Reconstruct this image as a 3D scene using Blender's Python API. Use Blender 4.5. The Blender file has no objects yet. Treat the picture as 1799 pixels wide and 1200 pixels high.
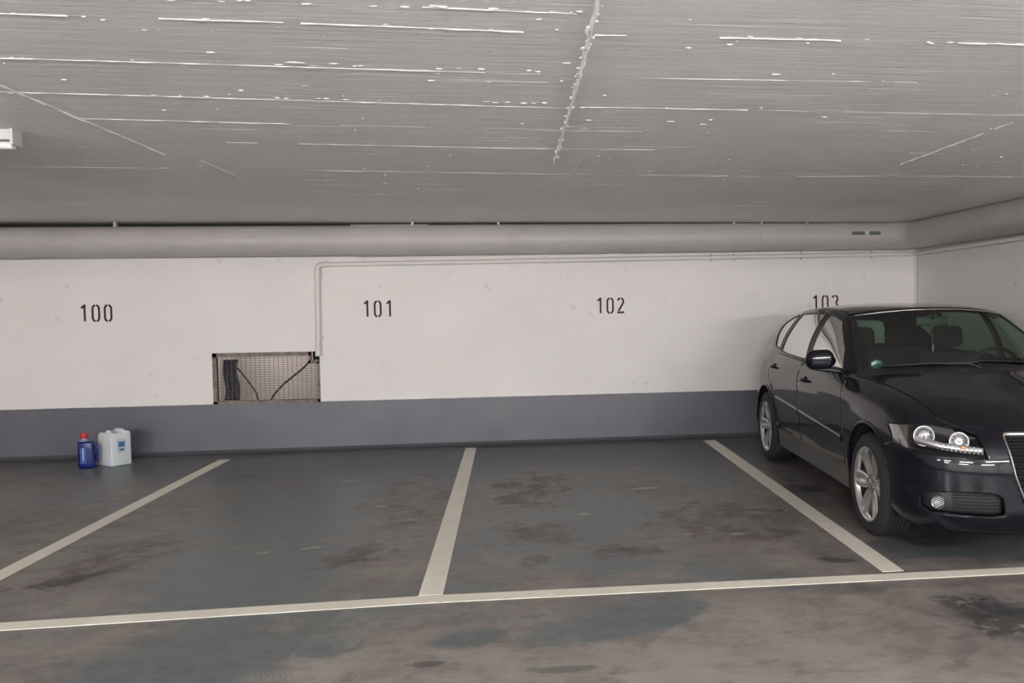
import bpy, bmesh, math, random
import numpy as np
from mathutils import Vector, Matrix

random.seed(7)
SC = bpy.context.scene
COL = SC.collection

# ------------------------------------------------------------------ camera
H = 1.43                                   # eye height
FPX, CX, YAW, PITCH, ROLL = 1511.19, 1110.34, .1348, .0405, -.0129
def cam_axes():
    cy, sy, cp, sp = math.cos(YAW), math.sin(YAW), math.cos(PITCH), math.sin(PITCH)
    f = Vector((sy*cp, cy*cp, -sp)); r = Vector((cy, -sy, 0)); u = r.cross(f)
    cr, sr = math.cos(ROLL), math.sin(ROLL)
    return r*cr + u*sr, u*cr - r*sr, f
_r, _u, _f = cam_axes()
cam = bpy.data.cameras.new('camera'); camo = bpy.data.objects.new('camera', cam); COL.objects.link(camo)
M = Matrix((_r, _u, -_f)).transposed().to_4x4(); M.translation = Vector((0, 0, H))
camo.matrix_world = M
cam.sensor_width = 36; cam.lens = FPX/1799*36; cam.shift_x = -(CX-899.5)/1799
cam.clip_start = .05
SC.camera = camo

# ------------------------------------------------------------------ world + exposure
w = bpy.data.worlds.new('world'); SC.world = w; w.use_nodes = True
w.node_tree.nodes['Background'].inputs[0].default_value = (.8, .78, .76, 1)
w.node_tree.nodes['Background'].inputs[1].default_value = .02
SC.view_settings.view_transform = 'Standard'; SC.view_settings.look = 'None'
SC.view_settings.gamma = 1; SC.view_settings.use_curve_mapping = False
SC.view_settings.exposure = 3.42

# ------------------------------------------------------------------ room dimensions
D = 9.071           # back wall
XR = 4.43           # right wall
XL = -9.5          # left wall
YB = -6.0           # wall behind the camera
ZC = 2.305          # ceiling
LAMP_POWER = 44.0    # emission strength of the ceiling tubes
LAMPS = [(-5.6, -1.6), (-2.5, -1.6), (.5, -1.6), (3.5, -1.2),
         (-4.9, -4.0), (-.9, -4.0), (3.0, -4.0)]

# ------------------------------------------------------------------ tagging helpers
def tag(o, label=None, cat=None, group=None, kind=None):
    if label: o['label'] = label
    if cat: o['category'] = cat
    if group: o['group'] = group
    if kind: o['kind'] = kind
    return o
def empty(name, loc=(0, 0, 0), rz=0):
    o = bpy.data.objects.new(name, None); COL.objects.link(o); o.location = loc
    o.rotation_euler = (0, 0, rz); o.empty_display_size = .1
    return o
def link(name, me, mat, parent=None, smooth=False):
    o = bpy.data.objects.new(name, me); COL.objects.link(o)
    if mat is not None:
        for m in (mat if isinstance(mat, (list, tuple)) else [mat]): me.materials.append(m)
    if parent is not None: o.parent = parent
    if smooth:
        for p in me.polygons: p.use_smooth = True
    return o
def from_bm(name, bm, mat, parent=None, smooth=False, ang=None):
    me = bpy.data.meshes.new(name); bm.normal_update(); bm.to_mesh(me); bm.free()
    o = link(name, me, mat, parent, smooth or ang is not None)
    if ang is not None: me.set_sharp_from_angle(angle=math.radians(ang))
    return o

# ------------------------------------------------------------------ materials
def mat(name, col, rough=.5, metal=0, **kw):
    m = bpy.data.materials.new(name); m.use_nodes = True
    b = m.node_tree.nodes['Principled BSDF']
    b.inputs['Base Color'].default_value = (*col, 1); b.inputs['Roughness'].default_value = rough
    b.inputs['Metallic'].default_value = metal
    for k, v in kw.items(): b.inputs[k.replace('_', ' ')].default_value = v
    return m
class NT:
    def __init__(s, m): s.t = m.node_tree; s.b = s.t.nodes['Principled BSDF']; s.co = None
    def n(s, typ, **kw):
        nd = s.t.nodes.new(typ)
        for k, v in kw.items(): setattr(nd, k, v)
        return nd
    def l(s, a, b): s.t.links.new(a, b)
    def setin(s, nd, i, v):
        if hasattr(v, 'is_linked') or hasattr(v, 'links'): s.l(v, nd.inputs[i])
        else: nd.inputs[i].default_value = v
    def math(s, op, a, b=0.0, c=None, clamp=False):
        nd = s.n('ShaderNodeMath', operation=op, use_clamp=clamp)
        s.setin(nd, 0, a); s.setin(nd, 1, b)
        if c is not None: s.setin(nd, 2, c)
        return nd.outputs[0]
    def obj(s):
        if s.co is None: s.co = s.n('ShaderNodeTexCoord').outputs['Object']
        return s.co
    def mapping(s, scale=(1, 1, 1), loc=(0, 0, 0), rot=(0, 0, 0)):
        nd = s.n('ShaderNodeMapping'); s.l(s.obj(), nd.inputs['Vector'])
        nd.inputs['Scale'].default_value = scale; nd.inputs['Location'].default_value = loc
        nd.inputs['Rotation'].default_value = rot
        return nd.outputs[0]
    def noise(s, scale=5, detail=4, rough=.55, vec=None, dist=0.0):
        nd = s.n('ShaderNodeTexNoise'); s.l(vec if vec is not None else s.obj(), nd.inputs['Vector'])
        nd.inputs['Scale'].default_value = scale; nd.inputs['Detail'].default_value = detail
        nd.inputs['Roughness'].default_value = rough; nd.inputs['Distortion'].default_value = dist
        return nd.outputs['Fac']
    def ramp(s, fac, a, b, ca=(0, 0, 0), cb=(1, 1, 1)):
        nd = s.n('ShaderNodeValToRGB'); s.setin(nd, 0, fac)
        e = nd.color_ramp.elements
        e[0].position = a; e[1].position = b; e[0].color = (*ca, 1); e[1].color = (*cb, 1)
        return nd.outputs[0]
    def step(s, v, a, b):            # smooth 0..1
        nd = s.n('ShaderNodeMapRange', interpolation_type='SMOOTHSTEP'); s.setin(nd, 0, v)
        nd.inputs[1].default_value = a; nd.inputs[2].default_value = b
        return nd.outputs[0]
    def mix(s, fac, a, b, mode='MIX'):
        nd = s.n('ShaderNodeMix', data_type='RGBA', blend_type=mode)
        s.setin(nd, 0, fac)
        for i, v in ((6, a), (7, b)):
            if isinstance(v, tuple): nd.inputs[i].default_value = (*v, 1) if len(v) == 3 else v
            else: s.l(v, nd.inputs[i])
        return nd.outputs[2]
    def sep(s):
        nd = s.n('ShaderNodeSeparateXYZ'); s.l(s.obj(), nd.inputs[0]); return nd.outputs
    def bump(s, h, strength=.3, dist=.01):
        nd = s.n('ShaderNodeBump'); s.l(h, nd.inputs['Height']); nd.inputs['Strength'].default_value = strength
        nd.inputs['Distance'].default_value = dist; s.l(nd.outputs[0], s.b.inputs['Normal'])
    def color(s, c): s.l(c, s.b.inputs['Base Color'])

BAND_Z = .506
def wall_mat():
    m = mat('painted_wall', (.62, .585, .55), .6); t = NT(m)
    z = t.sep()[2]
    wob = t.math('MULTIPLY', t.math('SUBTRACT', t.noise(6, 3), .5), .008)
    isband = t.step(t.math('ADD', z, wob), BAND_Z+.003, BAND_Z-.003)
    n1 = t.noise(1.2, 5); n2 = t.noise(14, 4)
    white = t.mix(t.ramp(n1, .3, .7), (.77, .735, .71), (.82, .785, .76))
    spots = t.ramp(t.noise(9, 2, .5), .715, .74)
    white = t.mix(t.math('MULTIPLY', spots, .25), white, (.42, .39, .35))
    band = t.mix(t.ramp(t.noise(2.2, 5), .35, .7), (.115, .115, .135), (.14, .14, .16))
    sc = t.ramp(t.noise(7, 6, .65, t.mapping((1, 1, 3))), .66, .74)
    band = t.mix(t.math('MULTIPLY', sc, .5), band, (.19, .19, .20))
    t.color(t.mix(isband, white, band))
    t.l(t.math('MULTIPLY_ADD', isband, -.22, .62), t.b.inputs['Roughness'])
    t.bump(t.noise(30, 5, .6), .25, .004)
    return m
def ceil_mat():
    m = mat('whitewashed_concrete', (.6, .58, .55), .55); t = NT(m)
    n1 = t.noise(.7, 4); st = t.noise(1, 5, .6, t.mapping((1.3, 26, 1)))
    c = t.mix(t.ramp(n1, .3, .7), (.86, .84, .83), (.91, .895, .885))
    c = t.mix(t.math('MULTIPLY', t.ramp(st, .42, .62), .10), c, (.40, .38, .36))
    t.color(c)
    fine = t.noise(1, 6, .7, t.mapping((4, 90, 1)))
    gr = t.ramp(t.noise(1, 3, .6, t.mapping((2.2, 60, 1), (3, 0, 0))), .60, .68)
    sp = t.ramp(t.noise(1, 2, .5, t.mapping((14, 34, 1))), .70, .78)
    h = t.math('ADD', t.math('MULTIPLY', st, .9), t.math('MULTIPLY', fine, .35))
    h = t.math('SUBTRACT', h, t.math('MULTIPLY', gr, .5))
    h = t.math('SUBTRACT', h, t.math('MULTIPLY', sp, 1.2))
    t.bump(h, .6, .008)
    return m
def seg_mask(t, x, y, a, b, half, soft):
    """1 inside a straight band from a to b of given half width"""
    dx, dy = b[0]-a[0], b[1]-a[1]; L = math.hypot(dx, dy); dx /= L; dy /= L
    px = t.math('SUBTRACT', x, a[0]); py = t.math('SUBTRACT', y, a[1])
    along = t.math('ADD', t.math('MULTIPLY', px, dx), t.math('MULTIPLY', py, dy))
    across = t.math('SUBTRACT', t.math('MULTIPLY', px, dy), t.math('MULTIPLY', py, dx))
    m = t.step(t.math('ABSOLUTE', across), half+soft, half)
    m = t.math('MULTIPLY', m, t.step(along, -soft*3, soft*3))
    m = t.math('MULTIPLY', m, t.step(along, L+soft*3, L-soft*3))
    return m, along, across
def blob(t, x, y, c, r, wob, asp=1.0, ang=0.0):
    ca, sa = math.cos(ang), math.sin(ang)
    px = t.math('SUBTRACT', x, c[0]); py = t.math('SUBTRACT', y, c[1])
    u = t.math('ADD', t.math('MULTIPLY', px, ca), t.math('MULTIPLY', py, sa))
    v = t.math('MULTIPLY', t.math('SUBTRACT', t.math('MULTIPLY', py, ca), t.math('MULTIPLY', px, sa)), asp)
    d = t.math('SQRT', t.math('ADD', t.math('MULTIPLY', u, u), t.math('MULTIPLY', v, v)))
    return t.step(t.math('ADD', d, wob), r, r*.55)
def floor_mat():
    m = mat('coated_floor', (.1, .1, .1), .5); t = NT(m)
    x, y, z = t.sep()
    n1 = t.noise(1.1, 7, .62, dist=.8); n2 = t.noise(3.2, 8, .72, dist=.6); n3 = t.noise(12, 6, .7)
    streak = t.noise(1, 6, .68, t.mapping((2.0, 7.0, 1), (1, 3, 0), (0, 0, .15)))
    wob = t.math('MULTIPLY', t.math('SUBTRACT', t.noise(3.4, 7, .7, dist=.5), .5), 1.6)
    # dust amount: fractal noise, with worn and dusty areas laid out on the floor
    f = t.math('ADD', t.math('MULTIPLY', n1, .38), t.math('ADD', t.math('MULTIPLY', n2, .34), t.math('MULTIPLY', streak, .28)))
    for ctr, r, asp, ang, k in (((-.2, 3.2), 1.25, 1.7, 0, .13), ((1.3, 3.3), 1.2, 1.2, 0, .13), ((1.5, 5.3), .85, .8, 0, .07), ((-2.6, 5.6), 1.3, 1, .4, .07),
                                ((-.75, 5.6), .55, .45, 0, .06), ((-2.2, 3.9), .7, .6, 0, .05), ((.2, 4.6), .5, .8, 1.2, .06), ((2.4, 4.0), .8, 1.5, 0, .05),
                                ((-1.55, 5.8), .85, .42, .1, -.13), ((-1.35, 3.65), .65, 1.4, 0, -.12), ((.5, 5.9), .65, .7, 0, -.08), ((.45, 4.75), .45, 1.5, .1, -.10),
                                ((0, 8.2), 4.2, 4, 0, -.07), ((.45, 3.82), .55, 2.6, .35, -.22), ((-.82, 3.76), .20, 1.5, 0, -.20), ((-.22, 3.74), .22, 1.9, .3, -.18), ((2.6, 4.8), .7, 2, 0, -.14)):
        f = t.math('ADD', f, t.math('MULTIPLY', blob(t, x, y, ctr, r, t.math('MULTIPLY', wob, min(1, r)), asp, ang), k))
    base = t.mix(t.ramp(n3, .3, .7), (.094, .107, .113), (.134, .149, .156))
    dust = t.mix(t.ramp(n2, .36, .64), (.156, .130, .124), (.255, .225, .207))
    c = t.mix(t.ramp(f, .450, .535), base, dust)
    pale = t.step(f, .54, .68)
    c = t.mix(t.math('MULTIPLY', pale, .7), c, (.31, .283, .258))
    fine = t.ramp(t.noise(4.5, 8, .78, dist=.5), .42, .55)
    for ctr, r, asp, ang, k in (((.12, 5.43), .34, 1.1, .2, .95), ((1.36, 5.55), .55, .9, 0, .6), ((-.93, 5.15), .30, 1.4, .6, .95), ((.13, 6.7), .38, .45, -.1, .8),
                                ((-.83, 6.6), .42, .42, 0, .55), ((.62, 4.95), .26, 1.4, 0, .7), ((-2.3, 5.3), .6, 2.2, 1.1, .6), ((-3.1, 6.6), .9, 1.2, .2, .35),
                                ((1.1, 6.6), .45, 1.1, 0, .45), ((-2.42, 4.86), .22, 1.4, .7, .8)):
        bm_ = blob(t, x, y, ctr, r, t.math('MULTIPLY', wob, min(1, r*1.8)), asp, ang)
        c = t.mix(t.math('MULTIPLY', t.math('MULTIPLY', bm_, min(1, k*1.25)), fine), c, (.058, .033, .032))
    for ctr, r, asp, ang, k in (((-.9, 5.18), .12, 2.2, .7, .9), ((.10, 4.86), .10, .7, 0, .7), ((1.75, 4.57), .12, 1.8, -.5, .75), ((-2.36, 4.95), .26, 4.5, .95, .8),
                                ((2.5, 4.85), .34, 1.8, 0, .75), ((2.15, 3.62), .28, .7, .3, .8), ((2.2, 6.4), .25, 1.2, 0, .6), ((1.45, 6.0), .12, 1.6, 0, .5), ((.15, 6.85), .14, 1.6, .6, .6),
                                ((-2.3, 7.8), .16, 3.2, 0, .8), ((-.8, 7.95), .12, 3, 0, .8), ((-.2, 7.88), .10, 3, 0, .8), ((.15, 5.40), .20, 2.2, .2, .7), ((.55, 4.98), .16, 2.6, 0, .6), ((-.4, 3.5), .09, 2, 0, .6), ((.2, 3.36), .22, 5, 0, .5)):
        bm_ = blob(t, x, y, ctr, r, t.math('MULTIPLY', wob, min(1, r*1.6)), asp, ang)
        c = t.mix(t.math('MULTIPLY', t.math('MULTIPLY', bm_, k), t.step(n3, .35, .5)), c, (.030, .029, .030))
    # pale scuffs
    sc = t.ramp(t.noise(1, 6, .7, t.mapping((3.6, 13, 1), (5, 2, 0), (0, 0, .2))), .70, .74)
    c = t.mix(t.math('MULTIPLY', sc, .6), c, (.36, .35, .33))
    mott = t.ramp(t.noise(1, 7, .75, t.mapping((5, 9, 1), (2, 7, 0))), .50, .66)
    c = t.mix(t.math('MULTIPLY', mott, .45), c, (.058, .054, .055))
    for ctr, r, asp, ang in (((.98, 6.65), .17, 4.5, .15), ((-.99, 6.4), .06, 2, 0), ((-1.42, 7.42), .08, 3, 0), ((1.06, 7.56), .07, 3, 0), ((-1.25, 5.35), .07, 3, .4), ((-1.5, 5.3), .05, 2, .2),
                             ((.45, 5.9), .05, 2, 0), ((-1.2, 7.55), .06, 3, 0), ((1.6, 5.85), .05, 3, 0), ((1.35, 5.2), .07, 2, .2), ((1.05, 5.25), .05, 2, 0), ((-.72, 5.95), .06, 3, 0), ((-.8, 6.2), .05, 2, 0)):
        c = t.mix(t.math('MULTIPLY', blob(t, x, y, ctr, r, t.math('MULTIPLY', wob, r*1.6), asp, ang), .55), c, (.44, .42, .38))
    # tyre prints in the dust
    for a, b, hw, k in (((.35, 3.0), (1.38, 4.2), .12, .8), ((.75, 3.0), (1.2, 3.5), .10, .6), ((-1.1, 3.50), (.45, 3.20), .045, .9), ((-.87, 3.55), (-.70, 4.22), .11, .7),
                        ((-1.97, 3.5), (-2.12, 4.21), .085, .7), ((-2.12, 4.21), (-2.24, 4.9), .085, .4), ((-.62, 4.9), (-.72, 6.9), .09, .35), ((.16, 3.4), (.12, 5.0), .08, .3)):
        mk, al, ac = seg_mask(t, x, y, a, b, hw, .02)
        chev = t.math('ADD', t.math('MULTIPLY', al, 250.0), t.math('MULTIPLY', t.math('ABSOLUTE', ac), 190.0))
        tr = t.math('MULTIPLY_ADD', t.step(t.math('SINE', chev), -.3, .7), .55, .2)
        tr = t.math('MULTIPLY', tr, t.ramp(t.noise(5, 6, .75), .42, .60))
        c = t.mix(t.math('MULTIPLY', t.math('MULTIPLY', mk, tr), k), c, (.33, .31, .285))
    t.color(c)
    t.l(t.math('MULTIPLY_ADD', t.ramp(f, .45, .65), .25, .34), t.b.inputs['Roughness'])
    t.b.inputs['Specular IOR Level'].default_value = .4
    t.bump(t.math('ADD', n3, t.math('MULTIPLY', t.noise(60, 3), .3)), .12, .004)
    return m
def line_mat():
    m = mat('road_paint', (.5, .46, .38), .6); t = NT(m)
    c = t.mix(t.ramp(t.noise(3, 5), .3, .7), (.74, .70, .60), (.84, .80, .70))
    c = t.mix(t.math('MULTIPLY', t.ramp(t.noise(11, 6, .7), .60, .72), .6), c, (.42, .38, .33))
    t.color(c); return m

M_wall = wall_mat(); M_ceil = ceil_mat(); M_floor = floor_mat(); M_line = line_mat()
def duct_mat():
    m = mat('duct_paint', (.42, .39, .37), .45); t = NT(m)
    t.color(t.mix(t.ramp(t.noise(3, 4), .3, .7), (.45, .42, .405), (.50, .47, .455)))
    t.bump(t.noise(7, 3), .15, .01); return m
M_duct = duct_mat()
M_pipe = mat('pipe_paint', (.76, .72, .69), .45)
M_dark = mat('matte_black', (.012, .012, .013), .8)
M_red = mat('stencil_paint', (.06, .010, .010), .7)
def rust_mat(name='rusty_steel', a=(.13, .10, .09), b=(.24, .20, .18)):
    m = mat(name, a, .6, .2); t = NT(m); t.color(t.mix(t.ramp(t.noise(20, 5), .35, .65), a, b)); return m
M_steel = rust_mat()
M_shaft = mat('shaft_concrete', (.42, .385, .37), .8)
M_black = mat('black_plastic', (.012, .012, .013), .5)
M_lampbody = mat('lamp_housing', (.50, .48, .47), .4)

# ------------------------------------------------------------------ mesh helpers
def bm_box(bm, c, s, rot=None):
    r = bmesh.ops.create_cube(bm, size=1)['verts']
    mt = Matrix.Translation(Vector(c)) @ (rot.to_4x4() if rot is not None else Matrix.Identity(4)) @ Matrix.Diagonal((*s, 1))
    bmesh.ops.transform(bm, matrix=mt, verts=r); return r
def box_obj(name, c, s, m, parent=None, bevel=0, rot=None):
    bm = bmesh.new(); bm_box(bm, c, s, rot)
    if bevel: bmesh.ops.bevel(bm, geom=bm.edges[:], offset=bevel, segments=3, profile=.6, affect='EDGES')
    return from_bm(name, bm, m, parent, ang=35 if bevel else None)
def bm_tube(bm, pts, r, seg=16, cap=True):
    """swept tube; r a number or list"""
    pts = [Vector(p) for p in pts]; n = len(pts); rr = r if isinstance(r, (list, tuple)) else [r]*n
    tang = [(pts[min(i+1, n-1)]-pts[max(i-1, 0)]).normalized() for i in range(n)]
    up = Vector((0, 0, 1)) if abs(tang[0].z) < .9 else Vector((1, 0, 0))
    a = tang[0].cross(up).normalized(); rings = []
    for i in range(n):
        a = (a - tang[i]*a.dot(tang[i])).normalized(); b = tang[i].cross(a)
        rings.append([bm.verts.new(pts[i] + (a*math.cos(2*math.pi*k/seg)+b*math.sin(2*math.pi*k/seg))*rr[i]) for k in range(seg)])
    for i in range(n-1):
        for k in range(seg):
            bm.faces.new((rings[i][k], rings[i][(k+1) % seg], rings[i+1][(k+1) % seg], rings[i+1][k]))
    if cap:
        bm.faces.new(rings[0][::-1]); bm.faces.new(rings[-1])
    return rings
def tube_obj(name, pts, r, m, parent=None, seg=16, cap=True):
    bm = bmesh.new(); bm_tube(bm, pts, r, seg, cap); bmesh.ops.recalc_face_normals(bm, faces=bm.faces)
    return from_bm(name, bm, m, parent, ang=50)
def round_path(pts, rad, n=6):
    pts = [Vector(p) for p in pts]; out = [pts[0]]
    for i in range(1, len(pts)-1):
        a = (pts[i-1]-pts[i]).normalized(); b = (pts[i+1]-pts[i]).normalized()
        p0 = pts[i]+a*rad; p1 = pts[i]+b*rad
        for k in range(n+1):
            t = k/n; out.append(p0*(1-t)**2 + pts[i]*2*t*(1-t) + p1*t*t)
    out.append(pts[-1]); return out
def bm_lathe(bm, prof, seg=48, mt=None, close=False):
    """prof list of (r, h); axis +Z"""
    rings = []
    for r, h in prof:
        if r < 1e-6: rings.append([bm.verts.new((0, 0, h))]*seg)
        else: rings.append([bm.verts.new((r*math.cos(2*math.pi*k/seg), r*math.sin(2*math.pi*k/seg), h)) for k in range(seg)])
    vs = set(v for ring in rings for v in ring)
    for i in range(len(rings)-1):
        for k in range(seg):
            q = [rings[i][k], rings[i][(k+1) % seg], rings[i+1][(k+1) % seg], rings[i+1][k]]
            qq = []
            for v in q:
                if v not in qq: qq.append(v)
            if len(qq) > 2: bm.faces.new(qq)
    if mt is not None: bmesh.ops.transform(bm, matrix=mt, verts=list(vs))
    return vs
def lathe_obj(name, prof, m, parent=None, seg=48, mt=None, ang=40):
    bm = bmesh.new(); bm_lathe(bm, prof, seg, mt); bmesh.ops.recalc_face_normals(bm, faces=bm.faces)
    return from_bm(name, bm, m, parent, ang=ang)
def bm_prism(bm, poly, z0, z1, mt=None):
    a = [bm.verts.new((p[0], p[1], z0)) for p in poly]; b = [bm.verts.new((p[0], p[1], z1)) for p in poly]
    n = len(poly); bm.faces.new(a[::-1]); bm.faces.new(b)
    for i in range(n): bm.faces.new((a[i], a[(i+1) % n], b[(i+1) % n], b[i]))
    if mt is not None: bmesh.ops.transform(bm, matrix=mt, verts=a+b)
    return a+b
def stroke_poly(pts, w):
    """outline polygon of an open 2D polyline with butt ends"""
    L, R = [], []
    P = [np.array(p, float) for p in pts]; n = len(P)
    for i in range(n):
        if i == 0: d = P[1]-P[0]; d /= np.linalg.norm(d); nn = np.array([-d[1], d[0]]); k = 1
        elif i == n-1: d = P[-1]-P[-2]; d /= np.linalg.norm(d); nn = np.array([-d[1], d[0]]); k = 1
        else:
            d0 = P[i]-P[i-1]; d0 /= np.linalg.norm(d0); d1 = P[i+1]-P[i]; d1 /= np.linalg.norm(d1)
            n0 = np.array([-d0[1], d0[0]]); n1 = np.array([-d1[1], d1[0]]); nn = n0+n1; nn /= np.linalg.norm(nn); k = min(1.6, 1/max(.3, nn@n0))
        L.append(P[i]+nn*w/2*k); R.append(P[i]-nn*w/2*k)
    return [tuple(p) for p in L+R[::-1]]

# ================================================================== SETTING
o = box_obj('floor', ((XL+XR)/2, (YB+D)/2, -.05), (XR-XL+.6, D-YB+.9, .1), M_floor); tag(o, kind='structure')
def flipz(o): return o
# back wall with the rectangular opening of the grated shaft
PX0, PX1, PZ0, PZ1 = -3.003, -1.974, BAND_Z, 1.018
def wall_back():
    bm = bmesh.new(); T = .2
    for x0, x1, z0, z1 in ((XL, PX0, 0, ZC), (PX1, XR, 0, ZC), (PX0, PX1, 0, PZ0), (PX0, PX1, PZ1, ZC)):
        bm_box(bm, ((x0+x1)/2, D+T/2, (z0+z1)/2), (x1-x0, T, z1-z0))
    return from_bm('wall_back', bm, M_wall)
tag(wall_back(), kind='structure')
tag(box_obj('wall_right', (XR+.1, (YB+D)/2, ZC/2), (.2, D-YB+.4, ZC), M_wall), kind='structure')
tag(box_obj('wall_left', (XL-.1, (YB+D)/2, ZC/2), (.2, D-YB+.4, ZC), M_wall), kind='structure')
tag(box_obj('wall_front', ((XL+XR)/2, YB-.1, ZC/2), (XR-XL+.4, .2, ZC), M_wall), kind='structure')
# cove where the floor coating runs up the wall foot
def cove(name, a, b, nrm):
    bm = bmesh.new(); a = Vector(a); b = Vector(b); nrm = Vector(nrm); prof = [(0, .045), (.006, .030), (.016, .014), (.032, .005), (.05, 0)]
    rows = [[bm.verts.new(p + nrm*d + Vector((0, 0, z))) for d, z in prof] for p in (a, b)]
    for i in range(len(prof)-1): bm.faces.new((rows[0][i], rows[0][i+1], rows[1][i+1], rows[1][i]))
    bk = [bm.verts.new(p) for p in (a, b)]
    bm.faces.new((bk[0], *rows[0])); bm.faces.new((bk[1], *rows[1][::-1])); bm.faces.new((bk[0], bk[1], rows[1][0], rows[0][0]))
    bmesh.ops.recalc_face_normals(bm, faces=bm.faces)
    o = from_bm(name, bm, M_cove, ang=60); return tag(o, kind='structure')
M_cove = mat('cove_coating', (.062, .064, .074), .45)
cove('baseboard_back', (XL, D, 0), (XR, D, 0), (0, -1, 0))
cove('baseboard_right', (XR, D, 0), (XR, YB, 0), (-1, 0, 0))

# ceiling slab with the ridges left by the formwork boards
def ceiling():
    bm = bmesh.new(); bm_box(bm, ((XL+XR)/2, (YB+D)/2, ZC+.1), (XR-XL+.4, D-YB+.4, .2))
    rnd = random.Random(3)
    def ridge(pts, w=.006, h=.006, gap=.0, step=.05):
        P = [Vector((p[0], p[1], ZC)) for p in pts]
        for a, b in zip(P, P[1:]):
            L = (b-a).length; n = max(1, int(L/step)); d = (b-a).normalized(); q = Vector((-d.y, d.x, 0))
            prev = None; on = True
            for i in range(n+1):
                if rnd.random() < .18: on = rnd.random() > gap
                if not on: prev = None; continue
                c = a + d*(L*i/n) + q*rnd.uniform(-.002, .002); ww = w*.6*rnd.uniform(.6, 1.4); hh = h*.32*rnd.uniform(.4, 1.6)
                cur = [bm.verts.new(c+q*ww+Vector((0, 0, .001))), bm.verts.new(c-Vector((0, 0, hh))), bm.verts.new(c-q*ww+Vector((0, 0, .001)))]
                if prev:
                    bm.faces.new((prev[0], cur[0], cur[1], prev[1])); bm.faces.new((prev[1], cur[1], cur[2], prev[2]))
                prev = cur
    def crumb(x, y, sx, sy, h):
        r = bmesh.ops.create_icosphere(bm, subdivisions=1, radius=1)['verts']
        bmesh.ops.transform(bm, matrix=Matrix.Translation((x, y, ZC)) @ Matrix.Diagonal((sx, sy, h, 1)), verts=r)
        for v in r: v.co.x += rnd.uniform(-.25, .25)*sx
    for pts, w, h, g in RIDGES: ridge(pts, w, h, g)
    for x, y, sx in CRUMBS: crumb(x, y, sx, sx*.30, .004)
    for i in range(70):
        yy = rnd.uniform(2.35, 5.2); crumb(.253+rnd.uniform(-.012, .016), yy, rnd.uniform(.004, .010), rnd.uniform(.006, .02), rnd.uniform(.004, .010))
    for yy, xa, xb in ((2.76, -2.6, 2.4), (3.23, -2.6, .2), (3.73, -2.0, .2), (2.58, -1.2, .3)):
        for i in range(24): crumb(rnd.uniform(xa, xb), yy+rnd.uniform(-.012, .02), rnd.uniform(.006, .018), rnd.uniform(.002, .005), rnd.uniform(.002, .005))
    for i in range(150): crumb(rnd.uniform(-3.5, 3.5), rnd.uniform(2.3, 6.5), rnd.uniform(.004, .013), rnd.uniform(.002, .005), rnd.uniform(.001, .004))
    for i in range(110):                                    # short board streaks
        x = rnd.uniform(-4.5, 4.2); y = rnd.uniform(2.3, 8.3); ridge([(x, y), (x+rnd.uniform(.1, .5), y+rnd.uniform(0, .01))], .002, .0015, 0)
    return from_bm('ceiling', bm, M_ceil)
RIDGES = [([(.25, 2.3), (.26, 3.28), (.25, 5.27)], .012, .028, .04),
          ([(-1.93, 3.3), (-1.9, 5.1)], .010, .020, .0), ([(-1.78, 5.25), (-1.75, 6.25)], .007, .010, .5),
          ([(2.42, 5.17), (2.42, 3.94)], .010, .020, .1), ([(2.5, 6.4), (2.52, 5.98)], .007, .010, .3),
          ([(-3, 2.76), (-.68, 2.76), (.25, 2.79)], .006, .008, .4), ([(.27, 2.79), (1.6, 2.76), (2.6, 2.76)], .006, .008, .4),
          ([(-.95, 2.56), (.2, 2.6)], .005, .006, .2), ([(-2.9, 3.2), (-1.73, 3.23), (.26, 3.28)], .006, .007, .15),
          ([(.44, 3.3), (1.5, 3.27), (3, 3.27)], .004, .004, .5), ([(-3.2, 3.66), (-1.6, 3.73), (.25, 3.82)], .005, .006, .3),
          ([(.3, 3.79), (1.05, 3.79)], .006, .007, 0), ([(1.1, 3.79), (2.7, 3.8)], .003, .003, .6),
          ([(-1.92, 4.19), (-1.03, 4.24)], .005, .006, 0), ([(-1.0, 4.24), (.2, 4.3), (1, 4.3)], .003, .003, .5),
          ([(-1.46, 4.72), (0, 4.79), (.79, 4.79)], .004, .005, .1), ([(.8, 4.79), (2.6, 4.8)], .003, .003, .5),
          ([(-3.0, 5.57), (-2.05, 5.58)], .005, .006, 0), ([(-1.4, 5.62), (-.42, 5.66), (.39, 5.70), (.41, 5.18)], .004, .004, .1),
          ([(.42, 5.7), (1.9, 5.72)], .003, .003, .4), ([(1.93, 5.73), (2.6, 5.65), (4, 5.66)], .004, .004, .25),
          ([(-3.7, 7.45), (-3.2, 7.44)], .004, .004, 0), ([(1.6, 7.4), (2.3, 7.4)], .003, .003, .2), ([(-4.4, 4.4), (-2.2, 4.9)], .003, .003, .6)]
CRUMBS = [(-.75, 3.2, .035), (-.62, 3.2, .02), (1.0, 3.2, .02), (.93, 4.0, .014), (.92, 4.1, .018), (1.45, 3.9, .016), (.36, 4.05, .014),
          (.75, 4.05, .02), (.6, 2.9, .012), (.73, 2.85, .012), (-1.0, 3.1, .018), (1.9, 2.85, .018), (.2, 3.12, .018), (-.3, 3.4, .013), (2.0, 3.1, .012), (.31, 3.8, .012)]
tag(ceiling(), kind='structure')
# dark strips along the top of the walls, above the duct
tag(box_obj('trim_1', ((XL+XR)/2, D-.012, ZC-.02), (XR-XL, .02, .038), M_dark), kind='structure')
tag(box_obj('trim_2', (XR-.012, (YB+D)/2, ZC-.02), (.02, D-YB-.06, .038), M_dark), kind='structure')

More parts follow.
